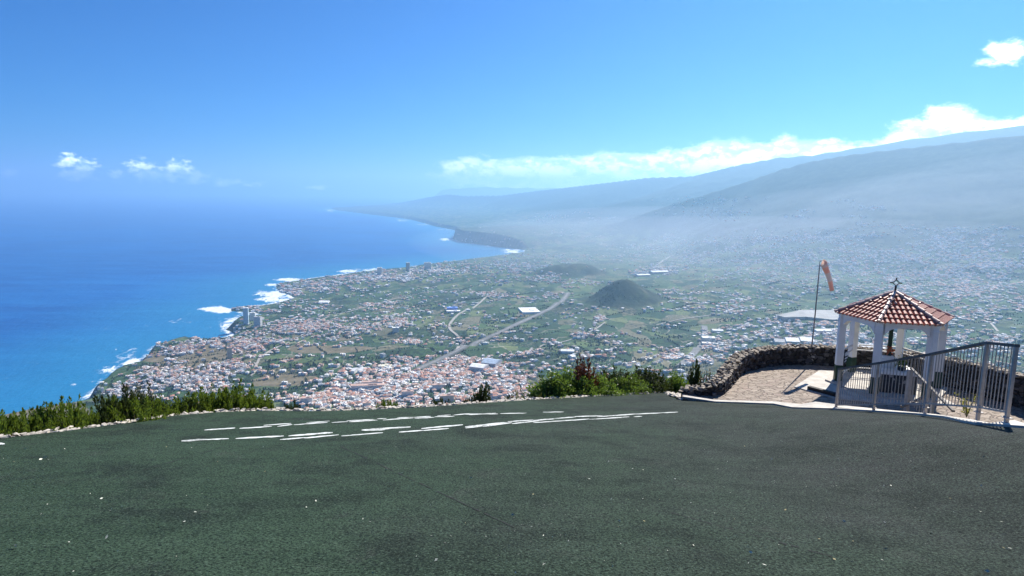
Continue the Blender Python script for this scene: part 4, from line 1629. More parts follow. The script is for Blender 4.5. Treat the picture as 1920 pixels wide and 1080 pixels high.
# weeds at the railing foot
wq = at_y(1803, 775, 11.6)
wd_ = empty('weed', (wq[0] + .25, wq[1] + .2, wq[2] - .15))
tag(wd_, 'tall yellow-green weed growing at the foot of the railing', 'weed')
random.seed(41)
fo, st = MB(), MB()
for k in range(7):
    tip = Vector((random.gauss(0, .10), random.gauss(0, .08), random.uniform(.28, .55)))
    st.tube([(0, 0, 0), tuple(tip * .5 + Vector((0, 0, .03))), tuple(tip)], [.006, .005, .002], 5)
    for i in range(26):
        f = random.uniform(.2, 1)
        leaf(fo, tip * f, Vector((random.gauss(0, 1), random.gauss(0, 1), random.uniform(-.1, .8))), .07, .016)
M_weed = leaf_material('weed_leaf', (.13, .15, .02), (.34, .33, .05), .4)
fo.build('foliage', M_weed, wd_)
st.build('stem', M_grass, wd_)

# ------------------------------------------------------------------ windsock
wb = on_plane(1519, 676, Z_T)
wb = np.array([wb[0] * .975, wb[1] * .975, Z_T])
wt = at_y(1537, 496, wb[1])
WS = empty('windsock', tuple(wb))
tag(WS, 'limp red and white windsock on a thin leaning pole by the wall', 'windsock')
B0 = Vector(wb)
tipv = Vector(wt) - B0
mb = MB()
mb.tube([(0, 0, -.1), tuple(tipv * .5 + Vector((.012, 0, 0))), tuple(tipv)], [.026, .021, .016], 8)
mb.build('pole', simple('grey_pole', (.24, .235, .23), .6, .2, 8), WS)
mb = MB()
ring = [tipv + Vector((.10 + .10 * math.cos(a), .03, .03 + .10 * math.sin(a))) for a in np.linspace(0, 6.283, 17)]
mb.tube(ring, .008, 5)
mb.build('hoop', M_iron, WS)
end = Vector(at_y(1560, 545, wb[1])) - B0
mb = MB()
N, K = 26, 14
c0 = tipv + Vector((.09, 0, .04))
ctrl = tipv + Vector((.20, 0, .02))
prevd = None
rings = []
random.seed(8)
for i in range(N + 1):
    f = i / N
    c = c0 * (1 - f) ** 2 + ctrl * 2 * f * (1 - f) + end * f * f
    dd = ((ctrl - c0) * (1 - f) + (end - ctrl) * f).normalized()
    s_ = Vector((0, 1, 0))
    u_ = s_.cross(dd).normalized()
    rad = .112 * (1 - f) + .062 * f
    rings.append([c + s_ * (math.cos(2 * math.pi * k / K) * rad * .8) + u_ * (math.sin(2 * math.pi * k / K) * rad)
                  * (1 + .16 * math.sin(3 * 2 * math.pi * k / K + f * 9)) for k in range(K)])
for i in range(N):
    o = len(mb.v)
    band = 0 if (i / N < .16 or .34 < i / N < .56 or i / N > .80) else 1
    mb.add(rings[i] + rings[i + 1], [(k, (k + 1) % K, K + (k + 1) % K, K + k) for k in range(K)], band)


def cloth(name, col):
    m, t, b = new_mat(name)
    co = t.n('ShaderNodeTexCoord').outputs['Object']
    c = t.mix(t.noise(co, 9.0, 4.0, .6), tuple(x * .8 for x in col), col)
    t.link(c, b.inputs['Base Color'])
    b.inputs['Roughness'].default_value = .85
    tr = t.n('ShaderNodeBsdfTranslucent')
    t.link(c, tr.inputs['Color'])
    mx = t.n('ShaderNodeMixShader', ins={0: .4, 1: b.outputs[0], 2: tr.outputs[0]})
    t.link(mx.outputs[0], m.node_tree.nodes['Material Output'].inputs['Surface'])
    return m


mb.build('sock', [cloth('faded_red_cloth', (.82, .54, .43)), cloth('white_cloth', (.75, .72, .68))], WS, smooth=True)
mb = MB()
random.seed(12)
for k in range(16):
    rock(mb, (random.gauss(0, .07), random.gauss(0, .06), .04 + .03 * k), (.13, .12, .10))
tag(mb.build('stone_pile', M_pale_stone, loc=tuple(wb)), 'small heap of pale stones round the foot of the windsock pole', 'stones')

# ------------------------------------------------------------------ litter on the turf
mb = MB()
random.seed(19)
for k in range(170):
    px, py = random.uniform(0, 1920), random.uniform(835, 1078)
    if random.random() < .35:
        px = random.uniform(1000, 1900)
    q = hit_turf(px, py)
    s_ = random.choice([.006, .008, .010, .013, .018])
    d = Vector((random.gauss(0, 1), random.gauss(0, 1), random.gauss(0, .25)))
    leaf(mb, Vector((q[0], q[1], float(turf_z(q[0], q[1])) + .012)), d, s_ * 2, s_ * random.uniform(.6, 1.2), random.choice([0, 0, 1]))
for px, py, s_ in [(50, 843, .02), (80, 861, .03), (93, 862, .02), (198, 1014, .018), (28, 1028, .022), (727, 881, .03), (880, 898, .02), (1145, 940, .016), (1017, 1063, .014), (1574, 864, .02)]:
    q = hit_turf(px, py)
    for j in range(2):
        leaf(mb, Vector((q[0], q[1], float(turf_z(q[0], q[1])) + .012)), Vector((random.gauss(0, 1), random.gauss(0, 1), .2)), s_ * 2, s_, 0)
tag(mb.build('fallen_leaves', [simple('pale_scrap', (.62, .62, .52), .9, .2, 40, spec=0.05), simple('dry_leaf', (.34, .30, .17), .9, .3, 40, spec=0.05)]), 'pale dry leaves and scraps strewn over the green turf', 'litter', kind='stuff')

# ------------------------------------------------------------------ the valley: roads, towns, single landmarks, far trees
M_walls = [simple('house_wall_' + n, c, 0.85, 0.1, 0.2) for n, c in
           (('white', (.78, .77, .74)), ('cream', (.66, .56, .42)), ('pink', (.62, .42, .34)), ('grey', (.42, .42, .43)))]
M_roofs = [simple('house_roof_' + n, c, 0.8, 0.2, 0.1) for n, c in
           (('terracotta', (.43, .20, .13)), ('pinkish', (.50, .33, .26)), ('white', (.76, .75, .73)), ('grey', (.36, .36, .37)), ('bluish', (.34, .42, .52)))]
M_win = simple('window_glass', (.05, .06, .075), 0.2, 0.2, 1.0)
HM = M_walls + M_roofs + [M_win]
T_, P_, W_, G_, B_LUE = 4, 5, 6, 7, 8


def house_shell(mb, x, y, z, lx, ly, h, a, wall, roof, hip, sink=4.0, wins=False):
    ca, sa = math.cos(a), math.sin(a)
    hx, hy = lx / 2, ly / 2
    def q(u, v, w):
        return (x + u * ca - v * sa, y + u * sa + v * ca, z + w)
    c = [(-hx, -hy), (hx, -hy), (hx, hy), (-hx, hy)]
    vs = [q(u, v, -sink) for u, v in c] + [q(u, v, h) for u, v in c]
    mb.add(vs, [(0, 1, 5, 4), (1, 2, 6, 5), (2, 3, 7, 6), (3, 0, 4, 7)], wall)
    if hip:
        o = .5
        e = [q(u * (1 + o / hx), v * (1 + o / hy), h) for u, v in c]
        r = min(hx, hy) * .5
        t0, t1 = (q(-hx + hy, 0, h + r), q(hx - hy, 0, h + r)) if hx > hy * 1.05 else (q(-.3, 0, h + r), q(.3, 0, h + r))
        mb.add(e + [t0, t1], [(0, 1, 5, 4), (1, 2, 5), (2, 3, 4, 5), (3, 0, 4)], roof)
    else:
        # flat roof inside a parapet
        mb.add([q(u * .94, v * .94, h - .35) for u, v in c], [(0, 1, 2, 3)], roof)
        mb.add([q(u, v, h) for u, v in c] + [q(u * .94, v * .94, h) for u, v in c] + [q(u * .94, v * .94, h - .4) for u, v in c],
               [(k, (k + 1) % 4, 4 + (k + 1) % 4, 4 + k) for k in range(4)] + [(4 + k, 4 + (k + 1) % 4, 8 + (k + 1) % 4, 8 + k) for k in range(4)], wall)
        if h > 6:
            s_ = q(hx * .3, hy * .2, h - .3)
            mb.box((s_[0], s_[1], s_[2] + 1.1), (min(3.5, lx * .3), min(3.2, ly * .3), 2.6), rz=a, mi=wall)
    if wins:
        fl = max(1, int(h // 3))
        for f in range(fl):
            zc = 1.7 + f * 3.0
            for side in (-1, 1):
                n = max(2, int(lx // 3.2))
                for k in range(n):
                    u = -hx + lx * (k + .5) / n
                    v = side * (hy + .04)
                    mb.add([q(u - .6, v, zc - .7), q(u + .6, v, zc - .7), q(u + .6, v, zc + .7), q(u - .6, v, zc + .7)],
                           [(0, 1, 2, 3) if side < 0 else (3, 2, 1, 0)], 9)
                n = max(2, int(ly // 3.2))
                for k in range(n):
                    v = -hy + ly * (k + .5) / n
                    u = side * (hx + .04)
                    mb.add([q(u, v - .6, zc - .7), q(u, v + .6, zc - .7), q(u, v + .6, zc + .7), q(u, v - .6, zc + .7)],
                           [(0, 1, 2, 3) if side > 0 else (3, 2, 1, 0)], 9)


def road(name, path, width, mat, lift=2.0):
    pts = []
    for (a, b) in zip(path[:-1], path[1:]):
        n = max(2, int(math.hypot(b[0] - a[0], b[1] - a[1]) / 4))
        for k in range(n):
            p = hit_land(a[0] + (b[0] - a[0]) * k / n, a[1] + (b[1] - a[1]) * k / n)
            if p is not None:
                pts.append(p)
    P = np.array(pts)
    for _ in range(6):
        P[1:-1, :2] = (P[:-2, :2] + 2 * P[1:-1, :2] + P[2:, :2]) / 4
    out = []
    for (a, b) in zip(P[:-1], P[1:]):
        L = np.linalg.norm(b[:2] - a[:2])
        for k in range(max(1, int(L / 15))):
            out.append(a + (b - a) * k / max(1, int(L / 15)))
    P = np.array(out)
    vs, fs = [], []
    for k in range(len(P)):
        d = P[min(k + 1, len(P) - 1)][:2] - P[max(k - 1, 0)][:2]
        d = d / np.linalg.norm(d)
        n = np.array([-d[1], d[0]])
        a, b = P[k][:2] + n * width / 2, P[k][:2] - n * width / 2
        z = max(float(ground_z(P[k][0], P[k][1])), float(ground_z(*a)), float(ground_z(*b))) + lift
        vs += [(a[0], a[1], z), (b[0], b[1], z), (a[0], a[1], z - 4), (b[0], b[1], z - 4)]
        if k:
            o = 4 * (k - 1)
            fs += [(o, o + 1, o + 5, o + 4), (o + 2, o, o + 4, o + 6), (o + 1, o + 3, o + 7, o + 5)]
    mb = MB()
    mb.add(vs, fs)
    return tag(mb.build(name, mat), kind='structure'), P


M_road = simple('road_surface', (.16, .16, .16), .9, .2, .05)
M_roadpale = simple('pale_road', (.34, .31, .27), .9, .2, .05)
M_verge = simple('road_verge', (.10, .10, .075), .95, .3, .05)
hw = [(785, 692), (815, 679), (838, 668), (862, 656), (900, 640), (930, 627), (970, 608), (1000, 594), (1030, 580), (1050, 568), (1062, 556), (1068, 545)]
road('highway_verge', hw, 36, M_verge, 1.2)
o_, HWP = road('highway', hw, 21, M_road, 2.2)
road('highway_median', hw, 2.5, M_roadpale, 2.8)
for path, w, mt in [([(925, 545), (893, 574), (862, 587), (848, 600), (838, 615), (850, 625), (866, 635), (868, 648), (852, 662)], 12, M_roadpale),
                    ([(985, 663), (1010, 648), (1060, 641), (1090, 630), (1118, 617), (1140, 600)], 7, M_roadpale),
                    ([(1272, 690), (1300, 665), (1312, 650), (1325, 628), (1318, 606)], 26, M_road),
                    ([(1840, 582), (1852, 598), (1862, 612), (1876, 626)], 9, M_roadpale),
                    ([(640, 748), (668, 728), (690, 708), (720, 700), (745, 694)], 8, M_roadpale),
                    ([(478, 690), (490, 668), (516, 652), (545, 643), (580, 636)], 8, M_roadpale),
                    ([(1222, 505), (1240, 490), (1256, 480), (1275, 474)], 14, M_roadpale),
                    ([(470, 705), (482, 697), (484, 685), (470, 676)], 6, M_roadpale),
                    ([(1650, 628), (1700, 610), (1760, 600), (1840, 590)], 8, M_roadpale),
                    ([(1230, 610), (1270, 600), (1340, 590), (1420, 580)], 7, M_roadpale),
                    ([(600, 600), (640, 588), (690, 575), (740, 560), (800, 548), (870, 540)], 8, M_roadpale)]:
    road('road', path, w, mt)

# ---- towns.  Spots are chosen by what the view shows and then set on the ground there.
trng = np.random.default_rng(5)
clusters = [  # centre px, radii px, number, share of red roofs, size factor, kind of town
    (790, 722, 150, 32, 620, .55, 1.25), (620, 750, 110, 16, 230, .45, 1.2), (720, 752, 120, 16, 260, .5, 1.2), (900, 705, 90, 28, 300, .55, 1.2),
    (930, 745, 60, 14, 130, .7, 1.15), (860, 684, 110, 16, 240, .65, 1.15), (1005, 752, 60, 14, 60, .4, 1.0),
    (315, 707, 85, 22, 330, .2, .95), (380, 722, 90, 20, 200, .2, .95), (250, 740, 60, 14, 90, .1, .9), (430, 690, 50, 12, 110, .45, .95), (462, 660, 24, 18, 110, .75, .9),
    (340, 655, 55, 10, 150, .45, .9), (420, 643, 90, 9, 190, .4, .9), (540, 628, 100, 12, 260, .5, 1.0),
    (640, 611, 120, 14, 430, .5, 1.05), (560, 606, 60, 10, 140, .6, 1.0), (740, 606, 50, 9, 130, .45, 1.0), (480, 578, 40, 7, 80, .4, 1.1),
    (600, 536, 75, 9, 230, .35, 1.5), (690, 524, 80, 9, 260, .3, 1.6), (780, 512, 80, 9, 260, .25, 1.6), (880, 498, 100, 10, 260, .3, 1.5), (560, 575, 60, 9, 90, .4, 1.1),
    (540, 548, 30, 7, 60, .3, 1.3), (960, 500, 80, 14, 170, .25, 1.4),
    (705, 574, 36, 7, 90, .5, 1.1), (960, 556, 60, 8, 110, .55, 1.1), (1090, 530, 50, 7, 90, .5, 1.1), (820, 640, 60, 8, 110, .55, 1.1), (900, 555, 40, 8, 60, .4, 1.1),
    (1095, 630, 40, 6, 60, .5, 1.0), (1122, 606, 22, 9, 60, .35, 1.0), (1000, 660, 50, 8, 40, .3, 1.1), (940, 690, 40, 8, 60, .6, 1.1), (1275, 553, 36, 7, 90, .65, 1.1),
    (1350, 575, 70, 8, 110, .4, 1.1), (1395, 560, 50, 10, 70, .3, 1.1), (1300, 665, 50, 20, 110, .3, 1.1), (1350, 640, 50, 20, 100, .2, 1.3), (1270, 668, 20, 8, 40, .7, 1.2),
    (1500, 612, 90, 12, 130, .3, 1.3), (1450, 650, 70, 12, 90, .2, 1.4), (1600, 640, 120, 20, 160, .2, 1.3), (1420, 620, 40, 12, 50, .2, 1.3),
    (1560, 520, 200, 30, 714, .3, 1.15), (1780, 540, 130, 26, 714, .55, 1.1), (1850, 575, 70, 26, 180, .5, 1.1), (1660, 480, 260, 24, 816, .25, 1.2),
    (1400, 490, 160, 20, 510, .3, 1.2), (1260, 505, 80, 10, 140, .3, 1.5), (1290, 455, 150, 14, 374, .2, 1.3), (1540, 445, 200, 16, 442, .2, 1.25), (1800, 450, 120, 24, 442, .2, 1.2),
    (1130, 480, 120, 10, 160, .25, 1.3), (1020, 520, 60, 10, 90, .3, 1.2), (1850, 500, 70, 26, 340, .35, 1.15), (1840, 640, 80, 26, 130, .3, 1.1), (1650, 585, 60, 10, 50, .3, 1.1),
    (1250, 388, 110, 14, 110, .1, 1.5), (1100, 405, 120, 10, 80, .1, 1.6), (1400, 400, 120, 14, 90, .1, 1.4), (1560, 395, 120, 16, 80, .1, 1.3)]
spots_ = []
for cx, cy, rx, ry, n, red, sf in clusters:
    ctr = trng.normal(0, 1, (max(3, n // 14), 2)) * .60
    tight = .13 if rx > 110 and cy < 600 else .24
    for k in range(int(n * .95)):
        c = ctr[trng.integers(len(ctr))]
        u = c + trng.normal(0, tight, 2)
        px, py = cx + u[0] * rx, cy + u[1] * ry
        spots_.append((px, py, red, sf))
for k in range(520):      # farmhouses and sheds strung along lanes over the plain
    px, py = trng.uniform(250, 1920), 440 + 330 * trng.random() ** .8
    sl = trng.normal(-.12, .22)
    ln = trng.uniform(15, 90)
    for j in range(trng.integers(2, 13)):
        u = trng.uniform(-1, 1)
        spots_.append((px + u * ln, py + u * ln * sl + trng.normal(0, 1.3), .25, trng.uniform(.8, 1.5)))
houses = []
for px, py, red, sf in spots_:
    if not (-60 < px < 2000):
        continue
    q = hit_land(px, py)
    if q is None or q[1] < 1000:
        continue
    if min(np.hypot(q[0] - HWP[:, 0], q[1] - HWP[:, 1])) < 22:
        continue
    if np.hypot(q[0] - cone1[0], q[1] - cone1[1]) < 260 or np.hypot(q[0] - cone2[0], q[1] - cone2[1]) < 170:
        continue
    r = math.hypot(q[0], q[1])
    lx = trng.uniform(8, 15) * sf
    ly = trng.uniform(7, 11) * sf
    h = trng.choice([3.6, 6.4, 6.8, 9.5], p=[.25, .4, .25, .1]) * (1 if sf < 1.4 else 1.35)
    if r > 3300:
        h, lx = min(h, 5.5 if sf < 1.4 else 12), lx * 1.25
    is_red = trng.random() < red * .72
    roof = (T_ if trng.random() < .45 else P_) if is_red else trng.choice([W_, W_, G_, P_])
    wall = trng.choice([0, 0, 0, 0, 1, 2, 3])
    a = R(20) + (trng.integers(4) * math.pi / 2) + trng.normal(0, .25) + .4 * math.sin(q[0] / 300.0)
    houses.append((r, q, lx, ly, h, a, int(wall), int(roof), bool(is_red)))
houses.sort(key=lambda t_: -(t_[2] * t_[4]) / t_[0])
N_IND = 290
mb = MB()
for r, q, lx, ly, h, a, wall, roof, hip in houses[N_IND:]:
    house_shell(mb, q[0], q[1], float(ground_z(q[0], q[1])), lx, ly, h, a, wall, roof, hip)
tag(mb.build('distant_houses', HM), 'white and pink houses of the distant towns spread over the valley', 'houses', kind='stuff')
wn_ = ['white', 'cream', 'pink', 'grey']
rn_ = {T_: 'terracotta', P_: 'pale pink', W_: 'flat white', G_: 'flat grey'}
pm = {}
for r, q, lx, ly, h, a, wall, roof, hip in houses[:N_IND]:
    st_ = max(1, int(h // 3.1))
    key = (wall, roof, hip, st_, int(lx > ly * 1.35))
    if key not in pm:
        m_ = MB()
        house_shell(m_, 0, 0, 0, 12 if key[4] else 10, 8.5, h, 0, wall, roof, hip, wins=True)
        pm[key] = (m_.build('house', HM), (12 if key[4] else 10), h, [0])
    src, bx, bh, used = pm[key]
    o = src if not used[0] else src.copy()
    if used[0]:
        COL.objects.link(o)
    used[0] += 1
    o.location = (q[0], q[1], float(ground_z(q[0], q[1])))
    o.rotation_euler = (0, 0, a)
    o.scale = (lx / bx, ly / 8.5, h / bh)
    area = 'in the town below the turf edge' if 480 < 960 + 1200 * q[0] / q[1] < 1060 else ('near the left coast cliffs' if q[0] < 0 else 'on the right side of the valley')
    storey = {1: 'one-storey', 2: 'two-storey', 3: 'three-storey'}.get(st_, 'tall')
    rf = rn_[roof] + (' hipped roof' if hip else ' roof')
    lab = f"{'long ' if key[4] else ''}{storey} {wn_[wall]} house with {rf} {area}"
    tag(o, lab, 'house', lab.replace(' house ', ' houses '))


# ---- single landmarks
def facade(name, col, floor=3.2, bay=3.6, glass=(.06, .08, .10)):
    m, t, b = new_mat(name)
    co = t.n('ShaderNodeTexCoord').outputs['Object']
    s = t.n('ShaderNodeSeparateXYZ', ins={0: co})
    fz = t.math('FRACT', t.math('DIVIDE', s.outputs[2], floor))
    fx = t.math('FRACT', t.math('DIVIDE', t.math('ADD', s.outputs[0], s.outputs[1]), bay))
    w = t.math('MULTIPLY', t.math('MULTIPLY', t.smooth(fz, .28, .32), t.smooth(fz, .78, .74)), t.math('MULTIPLY', t.smooth(fx, .2, .24), t.smooth(fx, .8, .76)))
    t.link(t.mix(w, col, glass), b.inputs['Base Color'])
    b.inputs['Roughness'].default_value = .7
    return m


F_white = facade('facade_white', (.74, .73, .70))
F_cream = facade('facade_cream', (.66, .57, .44))
F_blue = facade('facade_bluish', (.55, .68, .74), glass=(.10, .20, .28))
F_grey = facade('facade_grey', (.40, .42, .45))


def landmark(name, label, cat, px, py, wpx, hgt, depth, ang, wall, roof, overhang=.4, group=None, gable=False, extra=None):
    q = hit_land(px, py)
    r = q[1]
    w = wpx * r / F_PX
    e = empty(name, (q[0], q[1], float(ground_z(q[0], q[1]))), R(ang))
    tag(e, label, cat, group)
    m_ = MB()
    m_.box((0, 0, hgt / 2 - 4), (w, depth, hgt + 8))
    m_.build('wall', wall, e)
    m_ = MB()
    if gable:
        x, y, z = w / 2 + overhang, depth / 2 + overhang, hgt + .02
        rise = depth * .12
        m_.add([(-x, -y, z), (x, -y, z), (x, y, z), (-x, y, z), (-x, 0, z + rise), (x, 0, z + rise)], [(0, 1, 5, 4), (2, 3, 4, 5), (1, 2, 5), (3, 0, 4), (0, 3, 2, 1)])
    else:
        m_.box((0, 0, hgt + .35), (w + overhang * 2, depth + overhang * 2, .7))
        m_.box((w * .15, 0, hgt + 2.0), (w * .25, depth * .3, 2.6))
    m_.build('roof', roof, e)
    return e


RT, RP, RW, RG, RB = M_roofs
landmark('hotel_tower', 'tall pale blue hotel tower on the headland by the sea', 'tower block', 462, 608, 9, 82, 16, 12, F_blue, RW)
landmark('apartment_block', 'white apartment block right of the tall blue tower on the headland', 'apartment block', 484, 612, 14, 48, 18, -10, F_white, RG)
landmark('apartment_block', 'low white apartment block behind the blue headland tower', 'apartment block', 474, 600, 10, 38, 16, 8, F_white, RW)
landmark('apartment_tower', 'lone cream apartment tower among the dry coastal fields', 'tower block', 431, 673, 9, 44, 14, 25, F_cream, RP)
for x_, y_, h_, w_2, l_ in [(712, 516, 62, 9, 'white hotel slab at the shore, leftmost of the three'), (765, 508, 70, 7, 'slim grey hotel tower at the shore, middle of the three'), (802, 505, 60, 13, 'wide pale hotel block at the shore, rightmost of the three')]:
    landmark('hotel', l_, 'hotel', x_, y_, w_2, h_, 18, 5, F_white if x_ != 765 else F_grey, RW)
for x_, y_, w_2, h_, d_, ang, wl, rf, gb, nm, lab, cat in [
        (848, 582, 20, 16, 40, 8, simple('blue_cladding', (.06, .14, .48), .6, .1, .1), simple('blue_roof', (.10, .20, .55), .6, .1, .1), False, 'blue_building', 'bright blue building on a white base among the green fields', 'building'),
        (850, 585, 26, 7, 30, 8, M_walls[0], RW, False, 'long_white_building', 'low white building in front of the bright blue one', 'building'),
        (898, 694, 30, 16, 46, -22, M_walls[3], RW, True, 'warehouse', 'grey warehouse with a white gabled roof at the edge of the near town', 'warehouse'),
        (922, 686, 30, 17, 60, -22, M_walls[3], RB, True, 'warehouse', 'grey warehouse with a blue-grey roof behind the white-roofed one', 'warehouse'),
        (690, 730, 64, 15, 20, 8, F_white, RP, False, 'school', 'long white school building with rows of windows in the near town', 'school'),
        (698, 722, 40, 12, 14, 8, F_white, RP, False, 'school', 'shorter white wing standing behind the long school building', 'school'),
        (722, 690, 24, 9, 24, 4, M_walls[1], simple('pale_yellow_roof', (.74, .70, .52), .8, .1, .2), False, 'warehouse', 'pale yellow flat-roofed shed beyond the near town', 'warehouse'),
        (666, 698, 7, 10, 40, -12, M_walls[0], RW, True, 'shed', 'left one of two narrow white sheds side by side', 'shed'),
        (678, 697, 6, 10, 40, -12, M_walls[0], RW, True, 'shed', 'right one of two narrow white sheds side by side', 'shed'),
        (1064, 661, 26, 9, 30, -6, M_walls[0], RW, True, 'warehouse', 'long white shed alone in green fields above the shrubs', 'warehouse'),
        (1072, 672, 9, 10, 28, 30, M_walls[0], RW, True, 'shed', 'small white shed just below the long white one', 'shed'),
        (992, 583, 34, 6, 130, 10, M_walls[0], RW, False, 'covered_reservoir', 'large square white covered reservoir left of the highway', 'reservoir'),
        (1484, 641, 24, 9, 70, -14, M_walls[3], RW, True, 'warehouse', 'left one of the twin white warehouses beyond the stone wall', 'warehouse'),
        (1511, 640, 24, 9, 70, -14, M_walls[3], RW, True, 'warehouse', 'right one of the twin white warehouses beyond the stone wall', 'warehouse'),
        (1462, 642, 22, 8, 60, -14, M_walls[3], RG, True, 'warehouse', 'grey-roofed warehouse left of the twin white ones', 'warehouse'),
        (1328, 637, 24, 11, 34, -8, F_white, RW, False, 'factory', 'white flat-roofed factory beside the wide road on the right', 'factory'),
        (1324, 647, 16, 10, 24, -8, F_white, RW, False, 'factory', 'smaller white factory below the flat-roofed one by the wide road', 'factory'),
        (1345, 622, 20, 8, 30, -8, M_walls[0], RW, True, 'warehouse', 'white shed at the edge of the pale quarry ground', 'warehouse'),
        (1630, 655, 50, 9, 50, 5, M_walls[3], RW, True, 'warehouse', 'white warehouse seen between the gazebo posts', 'warehouse'),
        (1545, 622, 40, 8, 40, 6, M_walls[3], RW, True, 'warehouse', 'long white warehouse below the huge pale greenhouse', 'warehouse'),
        (1235, 512, 34, 12, 60, 14, M_walls[3], RW, True, 'warehouse', 'long white warehouse behind the dark volcanic cone', 'warehouse'),
        (1205, 518, 26, 12, 50, 14, M_walls[3], RW, True, 'warehouse', 'white warehouse just right of the cone summit', 'warehouse'),
        (608, 568, 18, 8, 60, 5, M_walls[0], RW, True, 'warehouse', 'lone white shed in the fields near the seaside town', 'warehouse'),
        (742, 622, 12, 20, 20, 10, F_white, RW, False, 'apartment_block', 'white block at the right end of the coastal belt of houses', 'apartment block'),
        (1128, 0, 0, 0, 0, 0, None, None, False, '', '', '')]:
    if nm:
        landmark(nm, lab, cat, x_, y_, w_2, h_, d_, ang, wl, rf, gable=gb)
for k in range(9):      # terrace row at the lower edge of the near town
    landmark('terraced_house', 'white terraced house with a pink roof in the row behind the yellow grass', 'house', 928 + 9.2 * k, 748 - 2.1 * k, 8.6, 11, 12, 18, F_white,
             RP if k % 2 else RT, gable=True, group='row of terraced houses behind the yellow grass')
for x_, y_, w_2, h_, l_ in [(575, 756, 22, 17, 'white apartment block leftmost in the near town'), (838, 752, 26, 18, 'cream apartment block behind the slim dark bush'), (764, 745, 22, 20, 'white apartment block right of the rounded green bush'),
                            (688, 764, 16, 15, 'pinkish white block just above the middle of the turf edge'), (820, 730, 20, 16, 'white apartment block in the centre of the near town')]:
    landmark('apartment_block', l_, 'apartment block', x_, y_, w_2, h_, 14, 12, F_cream if x_ == 838 else F_white, RP)

def ribbed_cover():
    """weathered sheeting in long spans with dark gutters between them"""
    m, t, b = new_mat('greenhouse_cover')
    co = t.n('ShaderNodeTexCoord').outputs['Object']
    s_ = t.n('ShaderNodeSeparateXYZ', ins={0: co})
    f = t.math('FRACT', t.math('DIVIDE', t.math('ADD', s_.outputs[1], t.math('MULTIPLY', s_.outputs[0], .15)), 38.0))
    n_ = t.noise(co, 0.03, 5.0, .7)
    c = t.mix(t.smooth(n_, .35, .65), (.27, .265, .25), (.40, .39, .37))
    c = t.mix(t.math('MULTIPLY', t.smooth(f, .12, .04), .7), c, (.10, .105, .10))
    t.link(c, b.inputs['Base Color'])
    b.inputs['Roughness'].default_value = .8
    b.inputs['Specular IOR Level'].default_value = .2
    return m


# huge pale greenhouse roof, bent in plan
q0, q1, q2, q3 = hit_land(1458, 600), hit_land(1500, 588), hit_land(1572, 588), hit_land(1700, 600)
e = empty('greenhouse', (q1[0], q1[1], float(ground_z(q1[0], q1[1]))))
tag(e, 'huge pale greenhouse with a bent outline left of the gazebo roof', 'greenhouse')
G = [np.array(hit_land(*p)) for p in ((1457, 600), (1500, 586), (1568, 585), (1620, 590), (1620, 600), (1560, 602), (1512, 599), (1470, 604))]
zg = max(float(ground_z(p[0], p[1])) for p in G) + 5
m_ = MB()
pl_ = [(p[0] - q1[0], p[1] - q1[1]) for p in G]
m_.prism(pl_[::-1] if sum(pl_[i][0] * pl_[(i + 1) % 8][1] - pl_[(i + 1) % 8][0] * pl_[i][1] for i in range(8)) < 0 else pl_, zg - 30 - e.location.z, zg - e.location.z)
m_.build('cover', ribbed_cover(), e)

# far trees and hedges: one mass of small leafy clumps
mb = MB()
random.seed(15)
trng = np.random.default_rng(9)
OCT = [(1, 0, 0), (-1, 0, 0), (0, 1, 0), (0, -1, 0), (0, 0, 1), (0, 0, -.6)]
OF = [(0, 2, 4), (2, 1, 4), (1, 3, 4), (3, 0, 4), (2, 0, 5), (1, 2, 5), (3, 1, 5), (0, 3, 5)]
def clump(x, y, s_):
    z = float(ground_z(x, y))
    if z < SEA + 3:
        return
    hh = trng.uniform(.8, 1.5)
    a = trng.uniform(0, 6.28)
    ca, sa = math.cos(a), math.sin(a)
    j = trng.uniform(.7, 1.3, 6)
    mb.add([(x + s_ * (u * ca - v * sa) * j[i], y + s_ * (u * sa + v * ca) * j[i], z + s_ * hh * (.6 + w)) for i, (u, v, w) in enumerate(OCT)], OF, int(trng.integers(3)))


for k in range(620):      # hedgerows and lines of trees
    px, py = trng.uniform(170, 1930), 470 + 300 * trng.random() ** .8
    q = hit_land(px, py)
    if q is None or q[1] < 1000:
        continue
    a = R(24) + (math.pi / 2 if trng.random() < .35 else 0) + trng.normal(0, .2)
    if q[1] > 4300:
        continue
    L = trng.uniform(40, 260)
    n = int(L / trng.uniform(4, 9))
    for i in range(n):
        x, y = q[0] + math.cos(a) * (i / n - .5) * L + trng.normal(0, 1.8), q[1] + math.sin(a) * (i / n - .5) * L + trng.normal(0, 1.8)
        if min(np.hypot(x - HWP[:, 0], y - HWP[:, 1])) > 16:
            clump(x, y, trng.uniform(1.6, 4.2))
for k in range(150):      # small woods and gullies
    px, py = trng.uniform(200, 1930), 480 + 290 * trng.random()
    q = hit_land(px, py)
    if q is None or q[1] < 1000:
        continue
    if q[1] > 4300:
        continue
    w_ = trng.uniform(12, 50)
    for i in range(int(w_ * 1.2)):
        x, y = q[0] + trng.normal(0, w_), q[1] + trng.normal(0, w_ * .5)
        if min(np.hypot(x - HWP[:, 0], y - HWP[:, 1])) > 16:
            clump(x, y, trng.uniform(2.0, 4.5))
tag(mb.build('valley_trees', [simple('far_foliage_' + n, c, .95, .3, .1) for n, c in (('dark', (.016, .032, .014)), ('mid', (.028, .050, .018)), ('olive', (.045, .055, .024)))]),
    'dark trees and hedges dotted all over the valley fields', 'trees', kind='stuff')

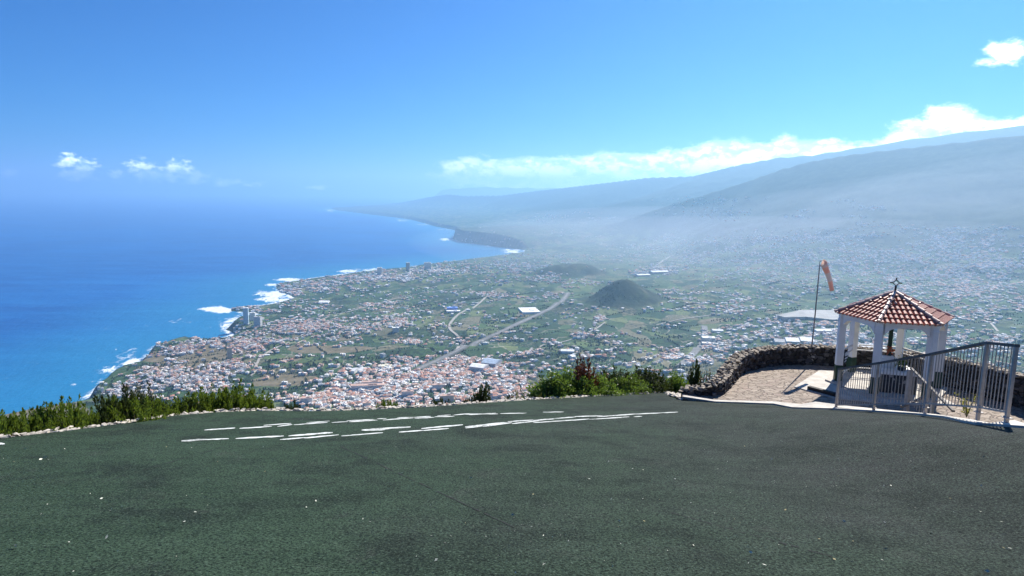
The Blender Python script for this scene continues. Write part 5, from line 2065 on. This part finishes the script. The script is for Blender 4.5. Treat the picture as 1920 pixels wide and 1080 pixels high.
# ------------------------------------------------------------------ haze: the air between here and the horizon
hz = MB()
hz.box((0, 0, (SEA - 60 + 1190) / 2), (124000, 124000, 1190 - (SEA - 60)))
hm = bpy.data.materials.new('haze_air')
hm.use_nodes = True
hm.node_tree.nodes.clear()
ho = hm.node_tree.nodes.new('ShaderNodeOutputMaterial')
hv = hm.node_tree.nodes.new('ShaderNodeVolumePrincipled')
hv.inputs['Color'].default_value = (0.38, 0.68, 1.0, 1)
hv.inputs['Density'].default_value = 6.2e-5
hv.inputs['Anisotropy'].default_value = 0.45
hm.node_tree.links.new(hv.outputs[0], ho.inputs['Volume'])
haze = hz.build('haze', hm)
tag(haze, kind='stuff')
haze['label'] = 'pale blue haze over the valley and sea'


# low sunlit mist lying against the foot of the ridge
def mist(px, py, Y, z, r, dens, rot=0.0):
    c = at_y(px, py, Y)
    bm = bmesh.new()
    bmesh.ops.create_icosphere(bm, subdivisions=4, radius=1.0)
    me = bpy.data.meshes.new('mist')
    bm.to_mesh(me)
    bm.free()
    m = bpy.data.materials.new('mist_air')
    m.use_nodes = True
    m.node_tree.nodes.clear()
    o_ = m.node_tree.nodes.new('ShaderNodeOutputMaterial')
    v_ = m.node_tree.nodes.new('ShaderNodeVolumePrincipled')
    v_.inputs['Color'].default_value = (0.80, 0.84, 1.0, 1)
    v_.inputs['Density'].default_value = dens
    v_.inputs['Anisotropy'].default_value = 0.45
    m.node_tree.links.new(v_.outputs[0], o_.inputs['Volume'])
    me.materials.append(m)
    o = bpy.data.objects.new('mist', me)
    COL.objects.link(o)
    o.location = (c[0], c[1], z)
    o.scale = r
    o.rotation_euler = (0, 0, rot)
    return tag(o, 'bank of pale mist lying along the foot of the mountain ridge', kind='stuff')


mist(1290, 428, 8000, -480, (2700, 1400, 320), 1.0e-4, R(-12))
for a in ((1480, 408, 6500, -290, (1500, 1000, 330), 6.0e-5, R(-30)), (1640, 402, 5900, -230, (1500, 900, 400), 6.0e-5, R(-10)),
          (1780, 396, 5500, -170, (1500, 900, 350), 6.0e-5, R(-50)), (1900, 385, 5300, -110, (1700, 1000, 480), 6.0e-5, R(-25)),
          (1700, 420, 5000, -300, (2200, 900, 300), 5.0e-5, R(-35))):
    m_ = mist(*a)
    m_.rotation_euler = (R(4), R(-7), a[6])
mist(1560, 470, 4900, -470, (3600, 1500, 300), 8.5e-5, R(-20))
